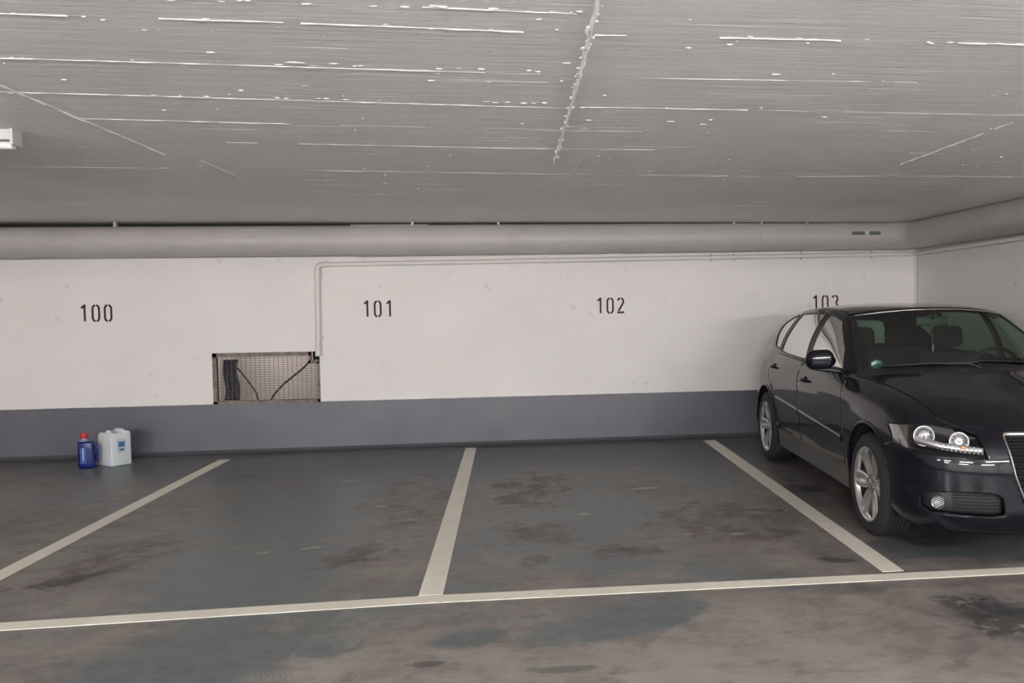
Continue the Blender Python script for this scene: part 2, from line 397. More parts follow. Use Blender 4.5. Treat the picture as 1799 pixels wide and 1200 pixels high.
# ------------------------------------------------------------------ ceiling lamps
def emis(name, col, st):
    m = mat(name, (.8, .8, .8), .4); b = m.node_tree.nodes['Principled BSDF']
    b.inputs['Emission Color'].default_value = (*col, 1); b.inputs['Emission Strength'].default_value = st; return m
M_tube = emis('fluorescent_tube', (1.0, .985, .975), LAMP_POWER)
M_tube_off = mat('unlit_tube', (.75, .74, .72), .3)
def lamp(x, y, lit, label, length=1.5, drop=0):
    e = empty('ceiling_lamp', (x, y, ZC-drop)); tag(e, label, 'lamp', None)
    box_obj('housing', (0, 0, -.028), (length, .07, .05), M_lampbody, e, .006)
    for s in (-1, 1):
        if drop: tube_obj('hanger', [(s*length*.35, 0, drop), (s*length*.35, 0, -.01)], .006, M_lampbody, e, 8)
        box_obj('end_cap', (s*(length/2+.006), 0, -.04), (.014, .085, .078), M_lampbody, e, .004)
    tube_obj('tube', [(-length/2+.005, 0, -.075), (length/2-.005, 0, -.075)], .019, M_tube if lit else M_tube_off, e, 14)
    return e
e0 = lamp(-2.30-.63, 4.46, False, 'unlit white tube lamp on the ceiling at the left picture edge', 1.2)

for i, (x, y) in enumerate(LAMPS):
    e = lamp(x, y, True, 'lit white tube lamp on the ceiling behind the viewer', 1.5, .32)
    e['group'] = 'lit tube lamps behind the viewer'

# ------------------------------------------------------------------ floor lines
def parking_line(quad, label):
    bm = bmesh.new(); bm_prism(bm, quad, .0, .0025)
    bmesh.ops.recalc_face_normals(bm, faces=bm.faces)
    o = from_bm('parking_line', bm, M_line); tag(o, label, 'floor marking', None)
parking_line([(-2.86, 8.735), (-2.755, 8.735), (-2.775, 4.36), (-2.885, 4.36)], 'painted floor line running from below the grated opening to the left edge')
parking_line([(-.527, 8.95), (-.417, 8.93), (-.383, 4.35), (-.503, 4.35)], 'painted floor line between the bays marked 101 and 102')
parking_line([(1.955, 8.90), (2.085, 8.90), (2.035, 4.31), (1.915, 4.31)], 'painted floor line running alongside the dark car')
def front_line():
    bm = bmesh.new(); pts = [(-8, 4.22, 4.34), (-2.393, 4.19, 4.298), (-.437, 4.229, 4.339), (2.66, 4.153, 4.253), (XR-.06, 4.11, 4.21)]
    a = [(x, y0) for x, y0, y1 in pts]; b = [(x, y1) for x, y0, y1 in pts][::-1]
    bm_prism(bm, a+b, .0, .0030); bmesh.ops.recalc_face_normals(bm, faces=bm.faces)
    tag(from_bm('parking_line', bm, M_line), 'long painted floor line crossing the whole front of the parking bays', 'floor marking')
front_line()

# ------------------------------------------------------------------ stencilled numbers
def arc(cx, cy, rx, ry, a0, a1, n=10):
    return [(cx+rx*math.cos(math.radians(a0+(a1-a0)*i/n)), cy+ry*math.sin(math.radians(a0+(a1-a0)*i/n))) for i in range(n+1)]
def digit(ch):
    # 0.084 wide, 0.158 tall, stencil bridges left open
    W, Hh, r = .034, .158, .034; g = .0055; x0, x1 = W*.28, W*2.02; cx = (x0+x1)/2; rx = (x1-x0)/2
    if ch == '1': return [[(cx+.010, 0), (cx+.010, Hh+.008)], [(cx-.020, Hh-.028), (cx+.004, Hh-.004)]]
    if ch == '0':
        R = [(cx+g, .0)] + arc(cx, .036, rx, .036, -80, 0, 6) + arc(cx, Hh-.036, rx, .036, 0, 80, 6)
        Lf = [(2*cx-p[0], p[1]) for p in R]
        return [R[1:], Lf[1:]]
    if ch == '2':
        return [arc(cx, Hh-.036, rx, .036, 165, 100, 5), arc(cx, Hh-.036, rx, .036, 80, -30, 8) + [(x0+.006, .022)], [(x0-.008, .007), (x1+.008, .007)]]
    if ch == '3':
        return [arc(cx, Hh-.034, rx, .034, 160, 100, 5), arc(cx, Hh-.036, rx, .038, 80, -75, 8), arc(cx, .040, rx, .040, 75, -80, 8), arc(cx, .040, rx, .040, -100, -160, 5)]
def number(txt, x, z, label):
    bm = bmesh.new(); adv = .112
    for i, ch in enumerate(txt):
        for st in digit(ch):
            p = stroke_poly(st, .019)
            mt = Matrix.Translation((x + i*adv, D-.0003, z)) @ Matrix.Rotation(math.pi/2, 4, 'X')
            n = len(p)//2; L = p[:n]; R = p[n:][::-1]
            for k in range(n-1): bm_prism(bm, [L[k], L[k+1], R[k+1], R[k]], 0, .0012, mt)
    bmesh.ops.recalc_face_normals(bm, faces=bm.faces)
    o = from_bm('painted_number', bm, M_red); tag(o, label, 'number')
number('100', -4.222, 1.354, 'dark red stencilled wall number above the blue bottle and jerrycan')
number('101', -1.540, 1.362, 'dark red stencilled wall number just right of the grated opening')
number('102', .850, 1.364, 'dark red stencilled wall number halfway between the grate and the car')
number('103', 3.222, 1.364, 'dark red stencilled wall number half hidden by the car roof')

# ------------------------------------------------------------------ big duct
M_stk = mat('grey_green_label', (.13, .15, .12), .5); M_stk2 = mat('white_mark', (.6, .62, .58), .5)
def duct():
    e = empty('ventilation_duct', (-1.58, D-.17, 2.12)); tag(e, 'large grey painted duct running under the ceiling along the walls', 'duct')
    off = Vector(e.location)
    def T(name, pts, r, seg=40):
        return tube_obj(name, [Vector(p)-off for p in pts], r, M_duct, e, seg)
    yc = D-.17
    zr = lambda x: 2.124 + (x+1.58)*.0062
    T('left_section', [(XL+.01, yc, zr(XL)+.008), (-6, yc, zr(-6)+.006), (-1.575, yc, zr(-1.58))], .149)
    T('middle_section', [(-1.58, yc, zr(-1.58)-.002), (-1.56, yc, zr(-1.56)-.002), (2.55, yc, zr(2.55))], [.152, .154, .149])
    xc = XR-.17
    P = [(2.55, yc, zr(2.55))] + [tuple(p) for p in round_path([(2.56, yc, zr(2.56)), (xc, yc, zr(xc)), (xc, 5, 2.15)], .34, 10)][0:-1] + [(xc, YB+.01, 2.15)]
    T('corner_section', P, .146)
    for x, w in ((2.575, .012),):
        T('joint_ring', [(x-w, yc, zr(x)), (x+w, yc, zr(x))], .151)
    # torn foil at the joint
    bm = bmesh.new(); a = [(-1.60, .30), (-1.50, .313), (-.9, .315), (-.85, .309)]
    vs = []
    for x, d in a:
        ang = math.radians(72); vs.append([bm.verts.new(Vector((x, yc-math.cos(math.radians(q))*rr, zr(x)+math.sin(math.radians(q))*rr))-off) for q, rr in ((58, .155), (80, .158), (100, .160))])
    for i in range(3):
        for k in range(2): bm.faces.new((vs[i][k], vs[i+1][k], vs[i+1][k+1], vs[i][k+1]))
    from_bm('loose_foil', bm, M_pipe, e, smooth=True)
    for x in (-3.78, -1.0, -.15, 2.3, 2.6, 3.1):
        bm = bmesh.new(); bm_box(bm, Vector((x, yc-.02, (ZC+zr(x)+.14)/2))-off, (.022, .05, ZC-zr(x)-.14+.012))
        from_bm('hanger', bm, M_duct, e)
    # small label stuck on the front of the duct
    for x0, x1, mm in ((3.555, 3.70, M_stk), (3.70, 3.745, M_stk2), (3.745, 3.875, M_stk)):
        bm = bmesh.new(); rows = []
        for x in np.linspace(x0, x1, 5):
            cx_ = x
            rows.append([bm.verts.new(Vector((x, yc-math.cos(q)*.1475, zr(x)+math.sin(q)*.1475))-off) for q in np.linspace(.02, .28, 5)])
        for i in range(4):
            for k in range(4): bm.faces.new((rows[i][k], rows[i+1][k], rows[i+1][k+1], rows[i][k+1]))
        from_bm('label_patch' if mm is M_stk else 'label_arrow', bm, mm, e, smooth=True)
duct()

# ------------------------------------------------------------------ thin drain pipe
def drain():
    e = empty('drain_pipe', (-1.975, D-.045, 1.0)); tag(e, 'thin cream pipe running under the duct and down into the grated opening', 'pipe')
    off = Vector(e.location); y = D-.045; r = .0235
    zz = lambda x: 1.892 + (x+1.96)*.0128
    P = round_path([(-1.975, y, .985), (-1.962, y, zz(-1.96)), (XR-.05, y, zz(XR-.05)), (XR-.05, 2.0, 2.01), (XR-.05, YB+.02, 2.02)], .06, 6)
    tube_obj('pipe', [p-off for p in P], r, M_pipe, e, 14)
    tube_obj('pipe_end', [Vector((-1.975, y, 1.03))-off, Vector((-1.976, y, .972))-off], .030, M_pipe, e, 16)
    for p, q in (((-1.962, y, zz(-1.96)-.10), (-1.962, y, zz(-1.96)-.04)), ((-1.90, y, zz(-1.9)), (-1.85, y, zz(-1.85)))):
        tube_obj('sleeve', [Vector(p)-off, Vector(q)-off], .027, M_pipe, e, 14)
    def clamp(c, d):
        bm = bmesh.new(); c = Vector(c); d = Vector(d)
        bm_tube(bm, [c-d*.008-off, c+d*.008-off], .0275, 14)
        a = Vector((0, 0, 1)) if abs(d.z) < .5 else Vector((1, 0, 0))
        bm_box(bm, c-off+Vector((0, .012, 0)), (Vector((.016, .05, .016)) + Vector([abs(v) for v in a])*.062))
        from_bm('clamp', bm, M_pipe, e)
    for x in (-1.06, .0, .34, 1.05, 2.1, 2.35, 3.1, 3.9): clamp((x, y, zz(x)), (1, 0, 0))
    for z in (1.79, 1.16): clamp((-1.9665, y, z), (0, 0, 1))
drain()
tag(tube_obj('cable_conduit', [(XR-.016, D-.018, 0.05), (XR-.016, D-.018, 1.93)], .010, M_pipe), 'thin vertical conduit in the far right corner of the walls', 'conduit')

# ------------------------------------------------------------------ shaft behind the opening
def shaft():
    bm = bmesh.new(); x0, x1, z0, z1 = PX0, PX1, PZ0-.10, PZ1+.35; y0, y1 = D+.2, D+.75; t = .05
    bm_box(bm, ((x0+x1)/2, y1+t/2, (z0+z1)/2), (x1-x0+.2, t, z1-z0+.2))
    bm_box(bm, (x0-t/2, (y0+y1)/2, (z0+z1)/2), (t, y1-y0, z1-z0+.2)); bm_box(bm, (x1+t/2, (y0+y1)/2, (z0+z1)/2), (t, y1-y0, z1-z0+.2))
    bm_box(bm, ((x0+x1)/2, (y0+y1)/2, z0-t/2), (x1-x0, y1-y0, t)); bm_box(bm, ((x0+x1)/2, (y0+y1)/2, z1+t/2), (x1-x0, y1-y0, t))
    tag(from_bm('wall_shaft', bm, M_shaft), kind='structure')
    ld = bpy.data.lights.new('shaft_light', 'AREA'); ld.energy = .42; ld.size = .8; ld.size_y = .35; ld.shape = 'RECTANGLE'; ld.color = (1, .93, .86)
    lo = bpy.data.objects.new('shaft_light', ld); COL.objects.link(lo); lo.location = ((x0+x1)/2, (y0+y1)/2, z1-.02)
shaft()
def grate():
    e = empty('wall_grate', ((PX0+PX1)/2, D+.02, PZ0)); tag(e, 'rusty wire mesh grate in a steel frame set in the wall', 'grate')
    off = Vector(e.location); w = PX1-PX0; x0, x1, z0, z1 = PX0, PX1, PZ0, PZ1
    bm = bmesh.new(); y = D+.012
    ch = .085                                              # cut-out for the pipe at the top right corner
    for c, s in ((((x0+x1)/2, y, z0+.012), (w, .05, .030)), ((x0+.020, y, (z0+z1)/2), (.040, .05, z1-z0)),
                 (((x0+x1-ch)/2, y, z1-.022), (w-ch, .05, .038)), ((x1-.012, y, (z0+z1-.10)/2), (.024, .05, z1-z0-.10)),
                 ((x1-ch-.010, y, z1-.06), (.022, .05, .115)), ((x1-ch/2-.015, y, z1-.105), (ch+.02, .05, .034))):
        bm_box(bm, Vector(c)-off, s)
    from_bm('frame', bm, M_steel, e)
    bm = bmesh.new(); bm_box(bm, Vector((x1-ch/2, D+.10, z1-.045))-off, (ch, .02, .09)); from_bm('black_backing', bm, M_dark, e)  # black sheet added behind the cut-out to make the hole look dark
    bm = bmesh.new(); yy = D+.03; M_ = (x1-x0)
    for i in range(22):
        x = x0+.035+i*.045
        zt = z1-.03 if x < x1-ch-.01 else z1-.115
        if x < x1-.02: bm_tube(bm, [Vector((x, yy, z0+.01))-off, Vector((x, yy, zt))-off], .0022, 5)
    for i in range(20):
        z = z0+.03+i*.0235
        xt = x1-.02 if z < z1-.115 else x1-ch-.01
        bm_tube(bm, [Vector((x0+.03, yy+.004, z))-off, Vector((xt, yy+.004, z))-off], .0022, 5)
    from_bm('wire_mesh', bm, M_steel, e)
grate()
tag(tube_obj('cable', [(-2.86, D+.12, .93), (-2.80, D+.10, .86), (-2.70, D+.09, .73), (-2.62, D+.09, .60), (-2.60, D+.09, .50)], .008, M_black, None, 8), 'short black cable sloping down left behind the grate', 'cable')
tag(tube_obj('cable', [(-2.10, D+.07, .90), (-2.16, D+.08, .84), (-2.25, D+.09, .77), (-2.36, D+.09, .68), (-2.45, D+.09, .58), (-2.50, D+.09, .49)], .010, M_black, None, 8), 'long black cable rising to the right behind the grate', 'cable')
def sheet():
    m = mat('blue_grey_tarp', (.06, .075, .13), .5); bm = bmesh.new(); rows = []
    for j in range(14):
        z = PZ0+.02+j*.032; row = []
        for i in range(16):
            u = i/15; x = PX0+.045+u*.15+.01*math.sin(j*.5); yy = D+.17+.022*math.sin(u*15+j*.25)+.01*math.sin(j*.7+u*4)
            row.append(bm.verts.new((x, yy, z)))
        rows.append(row)
    for j in range(13):
        for i in range(15): bm.faces.new((rows[j][i], rows[j][i+1], rows[j+1][i+1], rows[j+1][i]))
    bmesh.ops.solidify(bm, geom=bm.faces[:], thickness=.003)
    tag(from_bm('folded_tarp', bm, m, smooth=True), 'blue grey folded tarp standing behind the left of the grate', 'tarp')
sheet()

# ------------------------------------------------------------------ containers by the wall
def rounded_box_bm(w, d, h, r, seg=4):
    bm = bmesh.new(); bm_box(bm, (0, 0, h/2), (w, d, h)); bmesh.ops.bevel(bm, geom=bm.edges[:], offset=r, segments=seg, profile=.5, affect='EDGES'); return bm
M_white = mat('white_hdpe', (.70, .74, .78), .35, Subsurface_Weight=.15)
M_blue = mat('blue_plastic', (.004, .018, .16), .2)
M_bluelab = mat('blue_label', (.05, .17, .38), .5); M_bluelab2 = mat('pale_label', (.55, .62, .68), .5)
M_cap = mat('red_cap', (.45, .03, .035), .4)
def jerrycan():
    e = empty('jerrycan', (-3.775, 8.68, 0), math.radians(54)); tag(e, 'white plastic jerrycan with a blue label beside the blue bottle', 'canister')
    bm = bmesh.new()
    # side outline (u, z) extruded across the width, handle hump at the back
    W2, Dp, hh = .108, .19, .322
    out = [(-Dp/2, 0), (Dp/2, 0), (Dp/2, hh-.02), (Dp/2-.02, hh), (Dp/2-.045, hh), (Dp/2-.06, hh-.022), (-.02, hh-.026), (-.05, hh-.012), (-Dp/2+.02, hh-.012), (-Dp/2, hh-.04)]
    mt = Matrix.Rotation(math.pi/2, 4, 'X')
    bm_prism(bm, out, -W2, W2, mt); bmesh.ops.recalc_face_normals(bm, faces=bm.faces)
    bmesh.ops.bevel(bm, geom=bm.edges[:], offset=.011, segments=3, profile=.5, affect='EDGES')
    from_bm('body', bm, M_white, e, ang=60)
    tube_obj('handle', [(.055, -.07, hh-.02), (.05, -.055, hh+.004), (.05, .055, hh+.004), (.055, .07, hh-.02)], .013, M_white, e, 10)
    lathe_obj('cap', [(0, .022), (.022, .022), (.025, .018), (.025, 0), (0, 0)], M_white, e, 20, Matrix.Translation((-.05, 0, hh-.014)))
    bm = bmesh.new(); bm_box(bm, (.0, -W2-.0008, .185), (.085, .0012, .13)); from_bm('label_sheet', bm, M_bluelab2, e)
    bm = bmesh.new(); bm_box(bm, (.0, -W2-.0016, .20), (.060, .0012, .05)); bm_box(bm, (.0, -W2-.0016, .150), (.045, .0012, .02)); from_bm('label_print', bm, M_bluelab, e)
    return e
jerrycan()
def washer():
    e = empty('washer_fluid_canister', (-3.955, 8.55, 0), math.radians(6)); tag(e, 'blue plastic bottle with a red cap on the floor by the wall', 'bottle')
    bm = rounded_box_bm(.14, .105, .25, .02)
    for v in bm.verts:
        if v.co.z > .2: v.co.x = v.co.x*.9-.005
    from_bm('body', bm, M_blue, e, ang=60)
    lathe_obj('neck', [(.045, .235), (.040, .252), (.026, .262), (.024, .275), (0, .275)], mat('clear_neck', (.25, .25, .42), .25), e, 24, Matrix.Translation((-.025, 0, 0)))
    lathe_obj('cap', [(0, .325), (.030, .325), (.034, .318), (.034, .285), (.030, .276), (0, .276)], M_cap, e, 24, Matrix.Translation((-.025, 0, 0)))
    tube_obj('handle', round_path([(.04, 0, .225), (.080, 0, .215), (.082, 0, .12), (.072, 0, .05)], .03, 5), .012, M_blue, e, 10)
    bm = bmesh.new(); bm_box(bm, (-.018, -.0532, .12), (.05, .0012, .15)); from_bm('label_sheet', bm, mat('mid_blue_label', (.03, .08, .30), .4), e)
    bm = bmesh.new(); bm_box(bm, (-.018, -.0542, .13), (.008, .0012, .12)); from_bm('label_print', bm, M_bluelab2, e)
washer()
#CARHERE
# ================================================================== CAR
# local frame: x runs backwards from the nose, y to the car's right (towards the bays), z up
SX = 1.016
FO = .92                                  # front overhang factor
AXF = .80                                  # front axle station
def X(s): return AXF-(.870-s)*FO if s < .870 else AXF+(s-.870)*SX
def paint_mat():
    m = mat('dark_metallic_paint', (.016, .016, .021), .4, .2, Coat_Weight=1.0, Coat_Roughness=.03, Specular_IOR_Level=.05); t = NT(m)
    t.b.inputs['Coat IOR'].default_value = 1.41
    t.color(t.mix(t.ramp(t.noise(900, 2), .4, .65), (.0035, .003, .007), (.009, .0085, .015))); return m
M_paint = paint_mat()
M_trim = mat('satin_black_trim', (.014, .014, .015), .38)
M_skirt = mat('dark_grey_skirt', (.085, .082, .080), .42)
M_liner = mat('black_liner', (.004, .004, .004), .9)
M_rubber = mat('tyre_rubber', (.018, .018, .019), .75)
M_alloy = mat('silver_alloy', (.68, .67, .66), .26, .85)
M_dust = mat('brake_dust_alloy', (.30, .22, .17), .45, .7)
M_chrome = mat('chrome', (.75, .75, .76), .10, 1)
M_satin = mat('satin_chrome', (.60, .59, .58), .28, 1)
M_seat = mat('dark_seat_fabric', (.014, .014, .016), .9)
M_inner = mat('headlamp_interior', (.018, .018, .020), .7, 0)
M_refl = mat('reflector', (.78, .78, .79), .30, .9)
M_fog = mat('fog_reflector', (.45, .45, .46), .25, 1)
M_amber = mat('amber_bulb', (.75, .30, .12), .3)
M_tail = mat('red_tail_lens', (.30, .008, .010), .15, Coat_Weight=1.0)
def glass_mat(name, tint, spec, k=1.0):
    m = bpy.data.materials.new(name); m.use_nodes = True; t = m.node_tree; t.nodes.clear()
    out = t.nodes.new('ShaderNodeOutputMaterial'); mx = t.nodes.new('ShaderNodeMixShader')
    tr = t.nodes.new('ShaderNodeBsdfTransparent'); gl = t.nodes.new('ShaderNodeBsdfGlossy'); fr = t.nodes.new('ShaderNodeFresnel')
    tr.inputs[0].default_value = (*tint, 1); gl.inputs['Roughness'].default_value = .02; fr.inputs['IOR'].default_value = spec
    mu = t.nodes.new('ShaderNodeMath'); mu.operation = 'MULTIPLY'; mu.inputs[1].default_value = k; t.links.new(fr.outputs[0], mu.inputs[0]); t.links.new(mu.outputs[0], mx.inputs[0]); t.links.new(tr.outputs[0], mx.inputs[1]); t.links.new(gl.outputs[0], mx.inputs[2]); t.links.new(mx.outputs[0], out.inputs[0])
    return m
M_glass = glass_mat('green_tinted_glass', (.60, .74, .66), 1.40)
M_screen = glass_mat('laminated_screen_glass', (.42, .56, .49), 1.40, .16)
M_lens = glass_mat('clear_lens', (.93, .93, .93), 1.40, .5)

def cr_curve(P, N):
    """interpolating spline, N samples per span"""
    P = np.asarray(P, float); n = len(P)
    if n == 2: return np.array([P[0]*(1-t)+P[1]*t for t in np.linspace(0, 1, N+1)])
    h = np.sqrt(np.linalg.norm(np.diff(P, axis=0), axis=1))+1e-6; d = np.diff(P, axis=0)/h[:, None]
    T = np.zeros_like(P)
    for i in range(1, n-1): T[i] = (d[i-1]*h[i]+d[i]*h[i-1])/(h[i-1]+h[i])
    T[0] = 1.5*d[0]-.5*T[1]; T[-1] = 1.5*d[-1]-.5*T[-2]
    out = []
    for i in range(n-1):
        for k in range(N+(i == n-2)):
            t = k/N; t2 = t*t; t3 = t2*t
            out.append((2*t3-3*t2+1)*P[i]+(t3-2*t2+t)*h[i]*T[i]+(-2*t3+3*t2)*P[i+1]+(t3-t2)*h[i]*T[i+1])
    return np.array(out)
def surf(rows, NU, NV):
    """rows[j][i] control points -> dense grid [v][u]"""
    R = [cr_curve(r, NU) for r in rows]; R = np.array(R)
    cols = [cr_curve(R[:, k], NV) for k in range(R.shape[1])]
    return np.array(cols).transpose(1, 0, 2)
def snap(G, edge, curve):
    """pull one boundary of G onto a given dense curve, fading inwards"""
    if edge == 'v0': A = G
    elif edge == 'v1': A = G[::-1]
    elif edge == 'u0': A = G.transpose(1, 0, 2)
    elif edge == 'u1': A = G.transpose(1, 0, 2)[::-1]
    d = curve - A[0]; n = len(A)
    for j in range(n): A[j] += d*(1-j/(n-1))**2
def SS(p): return (X(p[0]), p[1], p[2])

# --- lower body: columns from the nose centre round the side to the tail centre
# (plan s, y), (normal), z_bottom, [(z, inset) x5], top point
COLS = [
 ((.000, .00), (-1, 0), .20, [(.30, .0), (.42, .00), (.54, .008), (.63, .030), (.69, .062)], (.115, .00, .735)),
 ((.014, .33), (-1, .06), .20, [(.30, .0), (.42, .00), (.54, .008), (.62, .028), (.68, .060)], (.125, .33, .730)),
 ((.060, .58), (-.93, .36), .20, [(.30, .0), (.42, .00), (.54, .006), (.61, .022), (.67, .050)], (.205, .53, .735)),
 ((.165, .745), (-.75, .66), .20, [(.30, .0), (.42, .0), (.54, .004), (.62, .018), (.69, .055)], (.36, .645, .785)),
 ((.335, .832), (-.35, .93), .21, [(.30, .0), (.43, .0), (.55, .003), (.66, .016), (.75, .052)], (.56, .715, .847)),
 ((.560, .865), (-.08, 1), .22, [(.32, .0), (.45, .0), (.58, .002), (.70, .012), (.80, .045)], (.74, .742, .880)),
 ((.870, .8825), (0, 1), .22, [(.32, .0), (.47, .0), (.60, .002), (.73, .012), (.83, .042)], (1.00, .765, .912)),
 ((1.27, .878), (0, 1), .20, [(.30, .030), (.45, .012), (.60, .004), (.75, .006), (.845, .018)], (1.27, .785, .933)),
 ((1.50, .876), (0, 1), .20, [(.30, .036), (.45, .014), (.60, .004), (.76, .003), (.855, .013)], (1.50, .798, .943)),
 ((2.00, .8775), (0, 1), .20, [(.30, .036), (.45, .014), (.60, .004), (.77, .002), (.865, .011)], (2.00, .803, .958)),
 ((2.50, .878), (0, 1), .20, [(.30, .036), (.45, .014), (.60, .004), (.78, .002), (.875, .011)], (2.50, .802, .972)),
 ((3.00, .880), (0, 1), .20, [(.30, .030), (.45, .012), (.60, .003), (.79, .003), (.885, .014)], (3.00, .795, .985)),
 ((3.448, .8815), (0, 1), .22, [(.32, .0), (.47, .0), (.62, .002), (.80, .012), (.89, .034)], (3.45, .780, .995)),
 ((3.800, .862), (.10, 1), .23, [(.33, .0), (.48, .0), (.62, .003), (.80, .016), (.89, .040)], (3.80, .745, 1.00)),
 ((4.060, .790), (.50, .87), .24, [(.33, .0), (.48, .0), (.62, .010), (.80, .030), (.89, .055)], (4.02, .680, 1.00)),
 ((4.210, .620), (.85, .5), .25, [(.33, .0), (.48, .0), (.60, .020), (.80, .050), (.89, .07)], (4.11, .52, 1.00)),
 ((4.275, .300), (.99, .1), .25, [(.33, .0), (.48, .0), (.60, .035), (.80, .060), (.89, .075)], (4.18, .28, 1.00)),
 ((4.286, .000), (1, 0), .25, [(.33, .0), (.48, .0), (.60, .035), (.80, .060), (.89, .075)], (4.20, .00, 1.00)),
]
rowsA = [[] for _ in range(7)]
for (s, y), nrm, zb, mids, top in COLS:
    nn = np.array(nrm, float); nn /= np.linalg.norm(nn)
    def pt(z, ins): q = np.array([s, y])-nn*ins; return SS((q[0], max(q[1], 0) if y else 0, z))
    rowsA[0].append(pt(zb, .035))
    for j, (z, ins) in enumerate(mids): rowsA[j+1].append(pt(z, ins))
    rowsA[6].append(SS(top))
NU, NV = 14, 8
GA = surf(rowsA, NU, NV)
topA = GA[-1]                                    # dense crest line; column i -> index i*NU
def T_(i): return topA[i*NU]
# --- hood: rows crest -> centreline, columns 3..8 of A
HB = [
 [T_(3), T_(2), T_(1), T_(0)],
 [T_(4), SS((.46, .50, .842)), SS((.38, .26, .832)), SS((.37, 0, .826))],
 [T_(5), SS((.66, .53, .888)), SS((.60, .28, .886)), SS((.59, 0, .882))],
 [T_(6), SS((.93, .56, .930)), SS((.86, .30, .935)), SS((.84, 0, .934))],
 [T_(7), SS((1.19, .62, .962)), SS((1.08, .33, .978)), SS((1.03, 0, .982))],
 [T_(8), SS((1.40, .742, .962)), SS((1.20, .36, 1.008)), SS((1.14, 0, 1.016))],
]
GB = surf([[HB[c][j] for c in range(6)] for j in range(4)], NU, 10)
snap(GB, 'v0', topA[3*NU:8*NU+1])
fr = cr_curve([T_(3), T_(2), T_(1), T_(0)], 10)
# front edge must follow A's crest from column 3 to 0
idx = np.linspace(3*NU, 0, 31); fe = np.array([topA[int(i)]*(1-(i % 1)) + topA[min(int(i)+1, len(topA)-1)]*(i % 1) for i in idx])
snap(GB, 'u0', fe)
cowl = GB[:, -1][10:]                            # from A-pillar foot to centre
# --- greenhouse side
RAIL = [SS(p) for p in ((1.40, .742, .962), (1.69, .672, 1.150), (2.02, .590, 1.338), (2.50, .600, 1.392), (3.05, .592, 1.380), (3.45, .570, 1.345), (3.78, .545, 1.298), (3.96, .525, 1.262))]
BELT = [T_(8), None, T_(9), T_(10), T_(11), T_(12), T_(13), T_(14)]
BELT[1] = topA[8*NU+NU//2]
rowsG = [[], [], [], []]
for b, t in zip(BELT, RAIL):
    b = np.array(b); t = np.array(t); rowsG[0].append(b); rowsG[3].append(t)
    for k, f in ((1, .35), (2, .70)):
        p = b*(1-f)+t*f; bul = .030*min(1, np.linalg.norm(t-b)/.35); p = p + np.array([0, bul, bul*.35])*(1 if k == 1 else .9); rowsG[k].append(p)
GG = surf(rowsG, NU, 8)
bc = list(topA[8*NU:9*NU:1][::1])
bl = np.concatenate([cr_curve(topA[8*NU:8*NU+NU//2+1], 2)[::1][:NU], cr_curve(topA[8*NU+NU//2:9*NU+1], 2)[:NU], topA[9*NU:14*NU+1]])
snap(GG, 'v0', bl)
rail = GG[-1]
# --- windscreen
WT = [RAIL[2], SS((1.945, .40, 1.372)), SS((1.915, .20, 1.388)), SS((1.905, 0, 1.392))]
WB = [cowl[0], cowl[10], cowl[20]]
wb = [np.array(cowl[0]), np.array(cowl[7]), np.array(cowl[14]), np.array(cowl[20])]
wt = [np.array(p) for p in WT]; wm = []
for k, (a, b) in enumerate(zip(wb, wt)):
    if k == 0: wm.append(np.array(RAIL[1])); continue
    p = a*.5+b*.5; p = p + np.array([-.020, 0, .030]); wm.append(p)
GW = surf([wb, wm, wt], 12, 14)                   # [v up][u to centre]
sub = lambda c, n: np.array([c[min(int(x), len(c)-2)]*(1-(x-min(int(x), len(c)-2)))+c[min(int(x), len(c)-2)+1]*(x-min(int(x), len(c)-2)) for x in np.linspace(0, len(c)-1, n)])
snap(GW, 'v0', sub(cowl, GW.shape[1])); snap(GW, 'u0', sub(rail[:2*NU+1], GW.shape[0]))
rooff = GW[-1]
# --- roof
zc_ = [(1.905, 1.392), (2.50, 1.428), (3.05, 1.424), (3.48, 1.396), (3.83, 1.357), (4.03, 1.325)]
ra = [RAIL[2], RAIL[3], RAIL[4], RAIL[5], RAIL[6], RAIL[7]]; rows = [[], [], [], []]
for (s, z), p in zip(zc_, ra):
    p = np.array(p); c = np.array(SS((s, 0, z))); rows[0].append(p); rows[3].append(c)
    for k, (f, up) in ((1, (.33, .62)), (2, (.66, .90))):
        q = p*(1-f)+c*f; q[2] = p[2]+(c[2]-p[2])*up; q[0] = p[0]+(c[0]-p[0])*(1-(1-f)**2); rows[k].append(q)
GR = surf(rows, NU, 8); snap(GR, 'v0', rail[2*NU:]); snap(GR, 'u0', sub(rooff, GR.shape[0]))
roofr = GR[:, -1]
# --- rear screen
rb = topA[14*NU:]
GK = surf([[roofr[int(k*8)] for k in range(4)], [(roofr[int(k*8)]*.5+sub(rb, 4)[k]*.5)+np.array([.02, 0, .015])*(k > 0) for k in range(4)], list(sub(rb, 4))], 10, 10)
snap(GK, 'v0', sub(roofr, GK.shape[1])); snap(GK, 'v1', sub(rb, GK.shape[1])); snap(GK, 'u0', sub(GG[:, -1][::-1], GK.shape[0]))

